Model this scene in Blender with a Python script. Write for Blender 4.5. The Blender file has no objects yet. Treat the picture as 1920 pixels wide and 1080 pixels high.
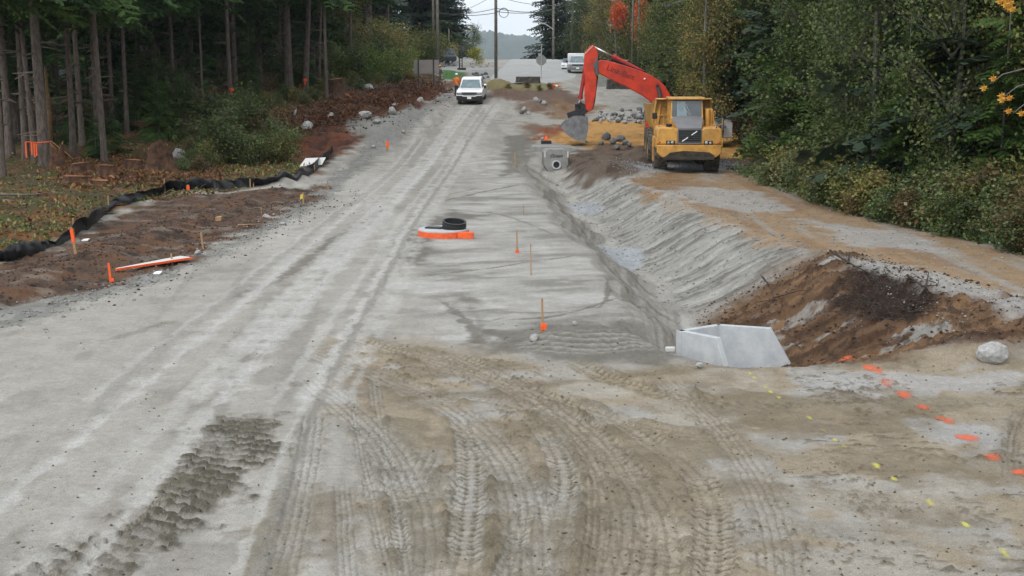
import bpy, bmesh, math, random
import numpy as np
from mathutils import Vector, Matrix
random.seed(7)
RNG = np.random.default_rng(11)
R = math.radians
SC = bpy.context.scene
COL = SC.collection

# ------------------------------------------------------------------ camera
H, F = 5.5, 2400.0
PITCH = math.atan(430 / F)
cam = bpy.data.objects.new('camera', bpy.data.cameras.new('camera'))
COL.objects.link(cam)
cam.location = (0, 0, H)
cam.rotation_euler = (R(90) - PITCH, 0, 0)
cam.data.sensor_width = 36
cam.data.lens = 36 * F / 1920
cam.data.clip_start = 0.2
cam.data.clip_end = 9000
SC.camera = cam

# ------------------------------------------------------------------ sky, sun, exposure
W = bpy.data.worlds.new('World'); SC.world = W; W.use_nodes = True
nt = W.node_tree; nt.nodes.clear()
out = nt.nodes.new('ShaderNodeOutputWorld')
bg = nt.nodes.new('ShaderNodeBackground')
sky = nt.nodes.new('ShaderNodeTexSky'); sky.sky_type = 'NISHITA'; sky.sun_disc = False
sky.sun_elevation = R(48); sky.sun_rotation = R(212)
sky.air_density = 1.0; sky.dust_density = 4.0; sky.ozone_density = 1.0
hsv = nt.nodes.new('ShaderNodeHueSaturation'); hsv.inputs['Saturation'].default_value = 0.22
mixc = nt.nodes.new('ShaderNodeMix'); mixc.data_type = 'RGBA'
mixc.inputs[0].default_value = 0.72
mixc.inputs[7].default_value = (10.4, 11.0, 11.6, 1)          # even cloud cover
nt.links.new(sky.outputs[0], hsv.inputs['Color'])
nt.links.new(hsv.outputs[0], mixc.inputs[6])
nt.links.new(mixc.outputs[2], bg.inputs[0])
bg.inputs[1].default_value = 0.11
nt.links.new(bg.outputs[0], out.inputs[0])
sun = bpy.data.objects.new('sun', bpy.data.lights.new('sun', 'SUN')); COL.objects.link(sun)
sun.data.energy = 0.9; sun.data.angle = R(14); sun.data.color = (1, .97, .93)
sun.rotation_euler = (R(42), 0, R(-32))
SC.view_settings.view_transform = 'Standard'; SC.view_settings.look = 'None'
SC.view_settings.gamma = 1; SC.view_settings.exposure = 0.38
SC.render.engine = 'CYCLES'
SC.cycles.max_bounces = 5; SC.cycles.diffuse_bounces = 3; SC.cycles.transparent_max_bounces = 8
SC.cycles.volume_bounces = 0

# ------------------------------------------------------------------ helpers
def ss(a, b, x):
    t = np.clip((x - a) / (b - a), 0, 1); return t * t * (3 - 2 * t)
_T = np.random.default_rng(5).random((256, 256)).astype(np.float32)
def vn(x, y, s=0):
    x = x + s * 17.3; y = y + s * 9.7
    xi = np.floor(x).astype(np.int32); yi = np.floor(y).astype(np.int32)
    fx = x - xi; fy = y - yi
    fx = fx * fx * (3 - 2 * fx); fy = fy * fy * (3 - 2 * fy)
    a = _T[xi & 255, yi & 255]; b = _T[(xi + 1) & 255, yi & 255]
    c = _T[xi & 255, (yi + 1) & 255]; d = _T[(xi + 1) & 255, (yi + 1) & 255]
    return (a + (b - a) * fx) * (1 - fy) + (c + (d - c) * fx) * fy - 0.5
def fbm(x, y, o=4, s=0, g=.5):
    r = 0; a = 1.0
    for i in range(o):
        r = r + a * vn(x, y, s + i * 3); x = x * 2.03; y = y * 2.03; a *= g
    return r
def lin(c):
    return tuple(((v / 255) / 12.92 if v / 255 < .04045 else ((v / 255 + .055) / 1.055) ** 2.4) for v in c)
K = 0.85
def alb(c, k=K): return tuple(min(.9, v * k) for v in lin(c))

# ---- terrain heights
_by = np.array([-400, 0, 58, 66, 75, 85, 100, 110, 125, 141, 170, 200, 212, 226, 250, 300, 500, 3000], float)
_bz = np.array([0, 0, 0, .05, .4, .95, 2.0, 2.6, 3.3, 3.95, 4.75, 5.25, 5.38, 5.25, 4.0, -1, -14, -30], float)
def base(Y): return (np.interp(Y - 2, _by, _bz) + np.interp(Y, _by, _bz) * 2 + np.interp(Y + 2, _by, _bz)) / 4
def XC(Y): return .16 * np.sin(np.asarray(Y) * .55) + .10 * np.sin(np.asarray(Y) * 1.37 + 1) + np.interp(Y, [20, 24, 32, 38, 44, 57, 70, 76], [4.8, 4.6, 4.45, 3.95, 3.5, 2.7, 1.7, 1.2])
def DEP(Y): return np.interp(Y, [0, 22.5, 23.9, 25.4, 58, 66, 74], [0, 0, -.42, -1.0, -1.0, -.75, 0])
def WR(Y): return np.interp(Y, [24, 31, 38, 45, 60], [5.3, 4.0, 3.1, 3.0, 2.6])
def RIM(Y): return np.interp(Y, [0, 22.4, 24.3, 30, 34, 40, 50, 60, 66], [0, 0, .50, .60, .48, .36, .25, .1, 0])
MOUNDS = []      # (x, y, rx, ry, h, rotation)
def hgt(X, Y, fine=False):
    X = np.asarray(X, float); Y = np.asarray(Y, float)
    z = base(Y)
    t = X - XC(Y); d = DEP(Y); rim = RIM(Y); wr = WR(Y)
    left = ss(-2.2, .05, t)
    right = np.clip((t - .3) / (wr - .3), 0, 1)
    right = right - .05 * np.sin(right * 2 * np.pi)
    zz = np.where(t < .1, d * left, d + (rim - d) * right)
    edge = 1 - ss(wr - .1, wr + 6, t)
    z = z + zz * np.where(t < wr, 1, 1) + np.where(t > wr, -.25 * rim * (1 - edge), 0)
    # shoulder and strip left of the road, woods behind
    xl = np.interp(Y, [0, 20, 28, 48, 63, 100, 130], [-13, -12.2, -11.2, -9.6, -8.6, -6.6, -6])
    l = xl - X
    z = z + .16 * ss(0, .8, l) - .22 * ss(1.2, 3, l) * (1 - ss(75, 90, Y)) + .35 * ss(4, 12, l) * (1 - ss(60, 85, Y)) + .5 * ss(3, 9, l) * ss(75, 100, Y)
    for (mx, my, rx, ry, h, a) in MOUNDS:
        dx = X - mx; dy = Y - my
        u = (dx * math.cos(a) + dy * math.sin(a)) / rx; v = (-dx * math.sin(a) + dy * math.cos(a)) / ry
        q = u * u + v * v
        z = z + h * np.exp(-q * 1.6)
    return z
cp, sp = math.cos(PITCH), math.sin(PITCH)
def ray(px, py):
    u = (px - 960) / F; v = (540 - py) / F
    return Vector((u, cp + v * sp, -sp + v * cp))
def at(px, py, Y):                       # point on the pixel's ray at depth Y
    d = ray(px, py); k = Y / d.y
    return Vector((d.x * k, Y, H + d.z * k))
_GY = np.geomspace(7, 400, 400)
def G(px, py, off=0.0):                  # pixel -> point on the ground
    d = ray(px, py); YS = _GY; f = H + d.z * YS / d.y - hgt(d.x * YS / d.y, YS) - off
    w = np.nonzero(f < 0)[0]; i = int(w[0]) if len(w) else len(YS) - 1; a, b = YS[max(i - 1, 0)], YS[i]
    ys = np.linspace(a, b, 24); f = H + d.z * ys / d.y - hgt(d.x * ys / d.y, ys) - off
    w = np.nonzero(f < 0)[0]; b = float(ys[int(w[0])]) if len(w) else float(b)
    k = b / d.y
    return Vector((d.x * k, b, H + d.z * k))
def gz(x, y): return float(hgt(x, y))
def mound(px, py, rx, ry, h, a=0):
    p = G(px, py); MOUNDS.append((p.x, p.y, rx, ry, h, a))
ML = [(1115, 640, 1.3, .8, .30, .1), (1035, 640, .7, .5, .12, 0), (1230, 640, .9, .7, .14, 0),
      (1140, 318, 2.4, 3.2, .62, .1), (1205, 298, 1.9, 2.4, .5, 0), (1075, 300, 1.0, 1.6, .3, 0),
      (640, 235, 3.2, 2.6, 1.0, .3), (560, 262, 3.5, 2.4, .5, .3), (730, 200, 3.0, 3.0, 1.0, .4), (790, 178, 2.6, 3.0, .6, .3),
      (1000, 205, 2.0, 3.2, .55, 0), (960, 182, 2.4, 2.2, .45, 0), (1040, 190, 2.0, 2.2, .4, 0), (925, 178, 2, 1.6, .4, 0),
      (1180, 225, 3.2, 3.0, .6, 0), (872, 160, 1.5, 1.5, .9, 0), (935, 165, 1.9, 1.6, .8, 0),
      (1190, 420, 1.0, .8, .1, .4), (1350, 470, .9, .6, .12, .3), (1170, 255, 3.5, 3, .25, 0),
      (760, 452, 1.0, 1.6, .07, .4), (520, 345, 2.0, 1.0, .3, 0), (560, 335, 1.5, .8, .2, 0),
      (1600, 640, 1.5, .7, .16, .1), (1800, 668, 1.7, .6, .2, 0),(1120,170,6,10,.2,0)]
for m_ in ML: mound(*m_)
MOUNDS.append((3.05, 25.3, .85, 1.15, -.55, 0))

# ---- object bookkeeping
def tag(o, label=None, cat=None, group=None, kind=None):
    if label: o['label'] = label
    if cat: o['category'] = cat
    if group: o['group'] = group
    if kind: o['kind'] = kind
    return o
def thing(name, label, cat, loc=(0, 0, 0), rz=0, group=None):
    o = bpy.data.objects.new(name, None); COL.objects.link(o)
    o.location = loc; o.rotation_euler = (0, 0, rz); o.empty_display_size = .3
    return tag(o, label, cat, group)
def copy_tree(o, parent=None):
    c = o.copy(); COL.objects.link(c); c.parent = parent
    for ch in list(o.children): copy_tree(ch, c)
    return c
def npmesh(name, V, Fq, mats=(), smooth=False, midx=None):
    """V (n,3); Fq (m,k) array of constant k"""
    me = bpy.data.meshes.new(name)
    V = np.asarray(V, np.float32); Fq = np.asarray(Fq, np.int32)
    m, k = Fq.shape
    me.vertices.add(len(V)); me.vertices.foreach_set('co', V.ravel())
    me.loops.add(m * k); me.loops.foreach_set('vertex_index', Fq.ravel())
    me.polygons.add(m); me.polygons.foreach_set('loop_start', np.arange(0, m * k, k, dtype=np.int32))
    me.polygons.foreach_set('loop_total', np.full(m, k, np.int32))
    if smooth: me.polygons.foreach_set('use_smooth', np.ones(m, bool))
    for x in mats: me.materials.append(x)
    if midx is not None: me.polygons.foreach_set('material_index', np.asarray(midx, np.int32))
    me.update(calc_edges=True)
    return me

class MB:
    def __init__(s): s.v = []; s.f = []
    def add(s, vs, fs, M=None):
        o = len(s.v)
        for q in vs:
            q = Vector(q); s.v.append(tuple(M @ q if M else q))
        for f in fs: s.f.append(tuple(i + o for i in f))
        return s
    def box(s, c, d, rot=None, M=None, taper=None):
        x, y, z = d[0] / 2, d[1] / 2, d[2] / 2
        vs = [(-x, -y, -z), (x, -y, -z), (x, y, -z), (-x, y, -z), (-x, -y, z), (x, -y, z), (x, y, z), (-x, y, z)]
        if taper: vs = [(a * (taper[0] if k > 3 else 1), b * (taper[1] if k > 3 else 1), e) for k, (a, b, e) in enumerate(vs)]
        m = Matrix.Translation(c)
        if rot is not None: m = m @ (rot if isinstance(rot, Matrix) else Matrix.Rotation(rot, 4, 'Z'))
        if M: m = M @ m
        return s.add(vs, [(0, 3, 2, 1), (4, 5, 6, 7), (0, 1, 5, 4), (1, 2, 6, 5), (2, 3, 7, 6), (3, 0, 4, 7)], m)
    def bar(s, a, b, w, h=None):
        a = Vector(a); b = Vector(b); d = b - a
        q = d.to_track_quat('Z', 'Y').to_matrix().to_4x4()
        return s.box((a + b) / 2, (w, h or w, d.length), rot=q)
    def tube(s, pts, r, n=8, cap=True):
        pts = [Vector(p) for p in pts]; rs = r if isinstance(r, (list, tuple)) else [r] * len(pts)
        o = len(s.v); up = Vector((.13, .3, 1)).normalized()
        for i, p in enumerate(pts):
            d = (pts[min(i + 1, len(pts) - 1)] - pts[max(i - 1, 0)]).normalized()
            u = d.cross(up)
            if u.length < .1: u = d.cross(Vector((1, 0, 0)))
            u.normalize(); v = d.cross(u)
            for k in range(n):
                a = 2 * math.pi * k / n
                s.v.append(tuple(p + (u * math.cos(a) + v * math.sin(a)) * rs[i]))
        for i in range(len(pts) - 1):
            for k in range(n):
                k2 = (k + 1) % n
                s.f.append((o + i * n + k, o + i * n + k2, o + (i + 1) * n + k2, o + (i + 1) * n + k))
        if cap:
            s.f.append(tuple(o + k for k in range(n))[::-1]); s.f.append(tuple(o + (len(pts) - 1) * n + k for k in range(n)))
        return s
    def cyl(s, a, b, r, r2=None, n=16): return s.tube([a, b], [r, r if r2 is None else r2], n)
    def lathe(s, prof, n=28, M=None):          # prof: (radius, axis) about X axis, closed
        o = len(s.v); m = len(prof)
        for k in range(n):
            a = 2 * math.pi * k / n
            for (r, x) in prof:
                q = Vector((x, r * math.cos(a), r * math.sin(a))); s.v.append(tuple(M @ q if M else q))
        for k in range(n):
            k2 = (k + 1) % n
            for j in range(m):
                j2 = (j + 1) % m
                s.f.append((o + k * m + j, o + k * m + j2, o + k2 * m + j2, o + k2 * m + j))
        return s
    def prism(s, poly, ext, M=None):           # poly of 3-D points, extruded by vector ext
        n = len(poly); e = Vector(ext)
        vs = [Vector(p) for p in poly] + [Vector(p) + e for p in poly]
        fs = [tuple(range(n))[::-1], tuple(range(n, 2 * n))] + [(i, (i + 1) % n, n + (i + 1) % n, n + i) for i in range(n)]
        return s.add(vs, fs, M)
    def ball(s, c, r, n=10, m=7, M=None):
        rr = r if isinstance(r, (tuple, list)) else (r, r, r); o = len(s.v); c = Vector(c)
        for j in range(m + 1):
            ph = math.pi * j / m
            for k in range(n):
                a = 2 * math.pi * k / n
                q = Vector((c.x + rr[0] * math.sin(ph) * math.cos(a), c.y + rr[1] * math.sin(ph) * math.sin(a), c.z + rr[2] * math.cos(ph)))
                s.v.append(tuple(M @ q if M else q))
        for j in range(m):
            for k in range(n):
                k2 = (k + 1) % n
                s.f.append((o + j * n + k, o + (j + 1) * n + k, o + (j + 1) * n + k2, o + j * n + k2))
        return s
    def build(s, name, mat, parent=None, smooth=False, bevel=0, seg=2):
        me = bpy.data.meshes.new(name); me.from_pydata(s.v, [], s.f)
        bm = bmesh.new(); bm.from_mesh(me); bmesh.ops.remove_doubles(bm, verts=bm.verts, dist=1e-5)
        bmesh.ops.recalc_face_normals(bm, faces=bm.faces); bm.to_mesh(me); bm.free()
        me.materials.append(mat)
        if smooth:
            for p in me.polygons: p.use_smooth = True
        o = bpy.data.objects.new(name, me); COL.objects.link(o)
        if parent: o.parent = parent
        if bevel:
            b = o.modifiers.new('bevel', 'BEVEL'); b.width = bevel; b.segments = seg; b.limit_method = 'ANGLE'; b.angle_limit = R(35)
            b.harden_normals = False
            for p in me.polygons: p.use_smooth = True
            try: me.set_sharp_from_angle(angle=R(40))
            except Exception: pass
        return o

# ---- materials
def mat(name, c, rough=.6, var=.0, scale=6, bump=0, metal=0, c2=None, spec=.5, bscale=None, coat=0, alpha=None):
    m = bpy.data.materials.new(name); m.use_nodes = True; t = m.node_tree; b = t.nodes['Principled BSDF']
    b.inputs['Roughness'].default_value = rough; b.inputs['Metallic'].default_value = metal
    b.inputs['Specular IOR Level'].default_value = spec
    if coat: b.inputs['Coat Weight'].default_value = coat
    tc = t.nodes.new('ShaderNodeTexCoord')
    n = t.nodes.new('ShaderNodeTexNoise'); n.inputs['Scale'].default_value = scale; n.inputs['Detail'].default_value = 6; n.inputs['Roughness'].default_value = .65
    t.links.new(tc.outputs['Object'], n.inputs['Vector'])
    rmp = t.nodes.new('ShaderNodeValToRGB')
    d = c2 if c2 else tuple(v * (1 - var) for v in c)
    u = c if c2 else tuple(min(1, v * (1 + var * .6)) for v in c)
    rmp.color_ramp.elements[0].position = .36; rmp.color_ramp.elements[0].color = (*d, 1)
    rmp.color_ramp.elements[1].position = .62; rmp.color_ramp.elements[1].color = (*u, 1)
    t.links.new(n.outputs['Fac'], rmp.inputs[0]); t.links.new(rmp.outputs[0], b.inputs['Base Color'])
    if bump:
        n2 = t.nodes.new('ShaderNodeTexNoise'); n2.inputs['Scale'].default_value = bscale or scale * 5; n2.inputs['Detail'].default_value = 5
        t.links.new(tc.outputs['Object'], n2.inputs['Vector'])
        bp = t.nodes.new('ShaderNodeBump'); bp.inputs['Strength'].default_value = bump; bp.inputs['Distance'].default_value = .03
        t.links.new(n2.outputs['Fac'], bp.inputs['Height']); t.links.new(bp.outputs[0], b.inputs['Normal'])
    return m
# ------------------------------------------------------------------ terrain sheet
def soil_material():
    m = bpy.data.materials.new('soil'); m.use_nodes = True; t = m.node_tree; b = t.nodes['Principled BSDF']
    b.inputs['Roughness'].default_value = .93; b.inputs['Specular IOR Level'].default_value = .25
    at_ = t.nodes.new('ShaderNodeAttribute'); at_.attribute_name = 'soil'
    geo = t.nodes.new('ShaderNodeNewGeometry')
    def noise(sc, det, ro=.6):
        n = t.nodes.new('ShaderNodeTexNoise'); n.inputs['Scale'].default_value = sc; n.inputs['Detail'].default_value = det
        n.inputs['Roughness'].default_value = ro; t.links.new(geo.outputs['Position'], n.inputs['Vector']); return n
    def rng_(n, a, bb, c, d):
        r = t.nodes.new('ShaderNodeMapRange'); r.inputs[1].default_value = a; r.inputs[2].default_value = bb
        r.inputs[3].default_value = c; r.inputs[4].default_value = d; t.links.new(n.outputs[0], r.inputs[0]); return r
    def mul(x, y):
        q = t.nodes.new('ShaderNodeMath'); q.operation = 'MULTIPLY'; t.links.new(x.outputs[0], q.inputs[0]); t.links.new(y.outputs[0], q.inputs[1]); return q
    f1 = rng_(noise(52, 8, .85), .32, .68, .50, 1.46)
    f2 = rng_(noise(1.7, 6, .6), .3, .7, .86, 1.12)
    f3 = rng_(noise(9, 5, .7), .3, .7, .86, 1.14)
    f = mul(mul(f1, f2), f3)
    # scattered small pale and dark stones
    vo = t.nodes.new('ShaderNodeTexVoronoi'); vo.inputs['Scale'].default_value = 26; t.links.new(geo.outputs['Position'], vo.inputs['Vector'])
    st = rng_(vo, .10, .16, 1, 0)
    cr = t.nodes.new('ShaderNodeSeparateColor'); t.links.new(vo.outputs['Color'], cr.inputs[0])
    g1 = t.nodes.new('ShaderNodeMapRange'); g1.inputs[1].default_value = .62; g1.inputs[2].default_value = .64; t.links.new(cr.outputs[0], g1.inputs[0])
    stone = mul(st, g1)
    mx = t.nodes.new('ShaderNodeVectorMath'); mx.operation = 'SCALE'
    t.links.new(at_.outputs['Color'], mx.inputs[0]); t.links.new(f.outputs[0], mx.inputs['Scale'])
    sc = t.nodes.new('ShaderNodeMapRange'); sc.inputs[3].default_value = .08; sc.inputs[4].default_value = .42; t.links.new(cr.outputs[1], sc.inputs[0])
    cc = t.nodes.new('ShaderNodeCombineColor')
    for i in range(3): t.links.new(sc.outputs[0], cc.inputs[i])
    mi = t.nodes.new('ShaderNodeMix'); mi.data_type = 'RGBA'
    t.links.new(stone.outputs[0], mi.inputs[0]); t.links.new(mx.outputs[0], mi.inputs[6]); t.links.new(cc.outputs[0], mi.inputs[7])
    t.links.new(mi.outputs[2], b.inputs['Base Color'])
    nb = noise(24, 7, .7)
    bp = t.nodes.new('ShaderNodeBump'); bp.inputs['Strength'].default_value = .55; bp.inputs['Distance'].default_value = .03
    t.links.new(nb.outputs[0], bp.inputs['Height']); t.links.new(bp.outputs[0], b.inputs['Normal'])
    return m
SOIL = soil_material()

rowsY = [9.0]
while rowsY[-1] < 262:
    y = rowsY[-1]; rowsY.append(y + max(.024, .026 * (y / 14) ** 1.55))
rowsY = np.array(rowsY)
uu = [0.0]
while uu[-1] < 3.2:
    u = uu[-1]; uu.append(u + (.00086 if u < .44 else .00086 + (u - .44) * .09))
uu = np.array(uu); us = np.concatenate([-uu[::-1], uu[1:]])
nY, nU = len(rowsY), len(us)
YY = np.repeat(rowsY[:, None], nU, 1).astype(np.float64)
XX = YY * us[None, :]
ZZ = hgt(XX, YY)
x, y = XX.astype(np.float32), YY.astype(np.float32)

def polyxy(pts): return [tuple(G(*p).xy) for p in pts]
def smask(poly, soft=.3, wob=.4, ws=.8, seed=1, pix=True):
    """soft-edged ground region; the outline is given as photo pixels dropped on the ground"""
    P = polyxy(poly) if pix else poly
    xs = [p[0] for p in P]; ys = [p[1] for p in P]; e = soft + wob + .5
    r0, r1 = np.searchsorted(rowsY, [min(ys) - e, max(ys) + e])
    M = np.zeros_like(x)
    if r1 <= r0: return M
    a = x[r0:r1]; b = y[r0:r1]
    d2 = np.full(a.shape, 1e9, np.float32); ins = np.zeros(a.shape, bool)
    n = len(P)
    for i in range(n):
        x0, y0 = P[i]; x1, y1 = P[(i + 1) % n]; ex, ey = x1 - x0, y1 - y0
        L = ex * ex + ey * ey + 1e-9
        tt = np.clip(((a - x0) * ex + (b - y0) * ey) / L, 0, 1)
        d2 = np.minimum(d2, (a - x0 - tt * ex) ** 2 + (b - y0 - tt * ey) ** 2)
        if abs(ey) > 1e-9:
            ins ^= ((y0 > b) != (y1 > b)) & (a < ex * (b - y0) / ey + x0)
    d = np.sqrt(d2); d = np.where(ins, d, -d)
    d = d + wob * 2 * fbm(a / ws, b / ws, 4, seed)
    M[r0:r1] = ss(-soft, soft, d)
    return M
def track(pts, hw, pix=True):
    """distance from a polyline (m), arclength"""
    P = polyxy(pts) if pix else pts
    # smooth the polyline
    Q = np.array(P)
    for _ in range(2):
        n_ = [Q[0]]
        for i in range(len(Q) - 1): n_ += [Q[i] * .75 + Q[i + 1] * .25, Q[i] * .25 + Q[i + 1] * .75]
        Q = np.array(n_ + [Q[-1]])
    ys = Q[:, 1]; r0, r1 = np.searchsorted(rowsY, [ys.min() - hw - .6, ys.max() + hw + .6])
    a = x[r0:r1]; b = y[r0:r1]
    best = np.full(a.shape, 1e9, np.float32); sd = np.zeros(a.shape, np.float32); s = np.zeros(a.shape, np.float32)
    acc = 0
    for i in range(len(Q) - 1):
        x0, y0 = Q[i]; ex, ey = Q[i + 1] - Q[i]; L2 = ex * ex + ey * ey + 1e-9; L = math.sqrt(L2)
        tt = np.clip(((a - x0) * ex + (b - y0) * ey) / L2, 0, 1)
        dx = a - x0 - tt * ex; dy = b - y0 - tt * ey; dd = dx * dx + dy * dy
        m = dd < best
        best = np.where(m, dd, best); sd = np.where(m, (dx * ey - dy * ex) / L, sd); s = np.where(m, acc + tt * L, s)
        acc += L
    d = np.sqrt(best)
    return r0, r1, d, sd, s, acc

# --- colour
def C(c): return np.array(alb(c), np.float32)
COLR = np.zeros(x.shape + (3,), np.float32)
big = fbm(x * .35, y * .12, 5, 3)
COLR[:] = C((162, 158, 150))
def paint(mask, c, k=1.0):
    global COLR
    m = (mask * k)[..., None]; COLR = COLR * (1 - m) + (C(c) if not isinstance(c, np.ndarray) else c) * m
DZ = np.zeros_like(x)
# streaks along the haul road (direction fans along the road axis)
al = x + .105 * (y - 20)          # across-road coordinate
st = fbm(al * 1.5, y * .10, 5, 21)
paint(ss(.02, .4, st), (142, 138, 131), .7)
paint(ss(.02, .45, -fbm(al * .8, y * .07, 4, 33)), (177, 174, 167), .7)
paint(ss(.12, .4, fbm(x * 1.3, y * .7, 5, 8)), (138, 133, 124), .6)
DZ += .012 * fbm(x * 1.4, y * 1.1, 5, 2) + .006 * fbm(x * 9, y * 7, 4, 6)
# sandy foreground right
fg = smask([(560, 620), (760, 640), (1000, 690), (1290, 676), (1500, 684), (1920, 694), (2300, 720), (2300, 1200), (1150, 1200), (700, 1200), (760, 900), (640, 740)], .7, .9, 1.6, 4)
paint(fg, (150, 136, 114), .85)
pt = ss(-.02, .22, fbm(x * .8, y * .8, 5, 12)); paint(fg * pt, (160, 158, 153), .75)
paint(fg * ss(.0, .3, fbm(x * 1.1, y * 1.5, 5, 40)), (122, 111, 93), .75)
for P_, c_ in [([(1500, 700), (1900, 700), (1900, 740), (1500, 745)], (165, 163, 160)), ([(1720, 790), (1900, 780), (1900, 850), (1760, 840)], (160, 160, 158)),
               ([(1210, 755), (1400, 760), (1400, 800), (1240, 800)], (164, 157, 145)), ([(1300, 690), (1450, 700), (1440, 740), (1300, 735)], (160, 152, 138)),
               ([(1400, 1040), (1700, 1020), (1900, 1100), (1400, 1120)], (160, 155, 146)), ([(1160, 930), (1300, 900), (1400, 1100), (1160, 1100)], (162, 152, 134)),
               ([(1060, 720), (1180, 720), (1160, 750), (1060, 745)], (164, 158, 146)), ([(1540, 900), (1800, 890), (1900, 960), (1600, 960)], (160, 155, 146))]:
    paint(smask(P_, .15, .3, .6, 9), c_, .8)
for P_ in [[(1330, 740), (1700, 735), (1720, 800), (1500, 820), (1330, 800)], [(1250, 700), (1350, 700), (1400, 730), (1500, 750), (1400, 780), (1240, 720)],
           [(1060, 790), (1200, 800), (1300, 860), (1400, 1000), (1150, 950)], [(660, 690), (760, 710), (800, 770), (680, 760)],
           [(640, 930), (620, 1000), (560, 1080), (500, 1090), (560, 960)], [(1560, 840), (1900, 850), (1900, 900), (1600, 900)]]:
    paint(smask(P_, .3, .45, .45, 15), (121, 108, 88), .6)
for P_ in [[(700, 790), (800, 790), (815, 850), (760, 900), (715, 880)], [(810, 860), (850, 900), (830, 1080), (760, 1080), (750, 960)],
           [(900, 880), (950, 900), (980, 1000), (960, 1080), (890, 1080), (880, 960)], [(1080, 890), (1180, 900), (1190, 1000), (1100, 1080), (1070, 980)],
           [(440, 1000), (520, 930), (600, 900), (610, 960), (520, 1090), (430, 1080)], [(990, 780), (1090, 790), (1110, 850), (1010, 830)]]:
    mk = smask(P_, .12, .22, .4, 19); paint(mk, (116, 108, 90), .6); DZ += mk * (.02 + .03 * fbm(x * 6, y * 6, 4, 5))
# roughness: foreground crumbs
DZ += (.25 + fg) * .022 * np.maximum(0, fbm(x * 5, y * 5, 4, 77)) + fg * .02 * fbm(x * 2.2, y * 3.0, 4, 78)
cr = np.maximum(0, fbm(x * 14, y * 9, 3, 45) - .12) * ss(-.1, .25, fbm(x * .7, y * .7, 3, 46))
DZ += fg * cr * .08; paint(fg * ss(.05, .3, cr), (98, 88, 70), .7)
# mid working area
mid = smask([(900, 300), (980, 300), (1080, 430), (1280, 600), (1250, 660), (1000, 670), (860, 620), (760, 540), (740, 440), (850, 380)], .6, .8, 1.5, 6)
ms = fbm(x * .55 + .2 * y, y * 1.3 - .4 * x, 5, 14)
paint(mid, (160, 158, 153), .5)
paint(mid * ss(.08, .35, ms), (118, 115, 108), .6)
paint(mid * ss(.0, .35, -ms), (184, 182, 177), .6)
DZ += mid * .035 * ms
for P_ in [[(770, 425), (850, 395), (900, 405), (840, 430), (800, 470), (800, 500), (745, 500), (745, 460)], [(860, 545), (880, 560), (960, 660), (900, 640)],
           [(1000, 610), (1240, 620), (1280, 660), (1240, 690), (1100, 680), (900, 660), (900, 615)], [(950, 255), (1000, 250), (990, 330), (940, 330)]]:
    paint(smask(P_, .3, .35, .6, 22), (106, 102, 93), .85)
mk = smask([(1000, 615), (1250, 625), (1250, 665), (1100, 670), (1000, 660)], .4, .3, .5, 24)
DZ += mk * (.05 * fbm(x * 5, y * 5, 4, 51))
# shoulder and left strip
sh = smask([(-500, 575), (0, 565), (250, 525), (380, 480), (520, 400), (620, 330), (690, 270), (760, 205), (830, 175), (860, 178), (800, 215), (700, 300), (600, 380), (470, 450), (300, 525), (0, 615), (-500, 650)], .3, .35, .7, 31)
paint(sh, (118, 117, 112), .85); paint(sh * ss(0, .3, fbm(x * 2, y * 2, 4, 60)), (148, 147, 142), .7)
DZ += sh * .06 * fbm(x * 3, y * 3, 4, 61)
br = smask([(-700, 540), (0, 490), (110, 465), (180, 425), (260, 385), (350, 362), (480, 357), (605, 350), (590, 372), (500, 415), (400, 468), (330, 500), (200, 540), (0, 566), (-700, 640)], .3, .5, .9, 32)
paint(br, (84, 64, 50), .97)
paint(br * ss(.0, .3, fbm(x * 1.6, y * 1.4, 5, 64)), (102, 72, 50), .8)
paint(br * ss(.05, .3, fbm(x * 2.6, y * 2.2, 5, 66)), (50, 38, 31), .8)
paint(br * ss(.2, .4, fbm(x * 1.1, y * 2.2, 5, 67)), (126, 116, 104), .6)
DZ += br * (.10 * fbm(x * 2, y * 2, 5, 65) + .05 * np.abs(fbm(x * 7, y * 7, 3, 68)))
# left woods floor
fence_px = [(-700, 520), (0, 488), (100, 462), (170, 425), (240, 385), (340, 358), (470, 352), (560, 332), (612, 308), (640, 270)]
wl = smask([*fence_px, (700, 262), (690, 225), (760, 200), (840, 168), (800, 118), (700, 100), (-4000, 100), (-4000, 520)], .4, .5, .8, 34)
paint(wl, (72, 62, 38), .97)
paint(wl * ss(-.05, .3, fbm(x * .9, y * .9, 5, 70)), (122, 76, 40), .8)
paint(wl * ss(.05, .35, fbm(x * 1.4, y * 1.4, 5, 71)), (62, 70, 32), .8)
DZ += wl * (.22 * fbm(x * .9, y * .9, 5, 73))
rid = smask([(470, 225), (560, 205), (650, 175), (760, 158), (845, 156), (850, 172), (780, 198), (720, 215), (650, 230), (690, 262), (640, 290), (560, 300), (480, 280)], .5, .6, 1.2, 36)
paint(rid, (92, 52, 34), .95); paint(rid * ss(.0, .3, fbm(x * 1.3, y * 1.0, 5, 74)), (112, 66, 40), .85)
paint(rid * ss(.0, .3, -fbm(x * 1.2, y * .8, 5, 75)), (52, 33, 27), .85)
DZ += rid * .3 * fbm(x * 1.3, y * 1.3, 5, 76)
gb = smask([(650, 235), (760, 205), (800, 200), (700, 300), (690, 262)], .4, .5, 1, 37); paint(gb, (134, 133, 128), .9); DZ += gb * .2 * fbm(x * 1.4, y * 1.4, 4, 79)
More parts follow.
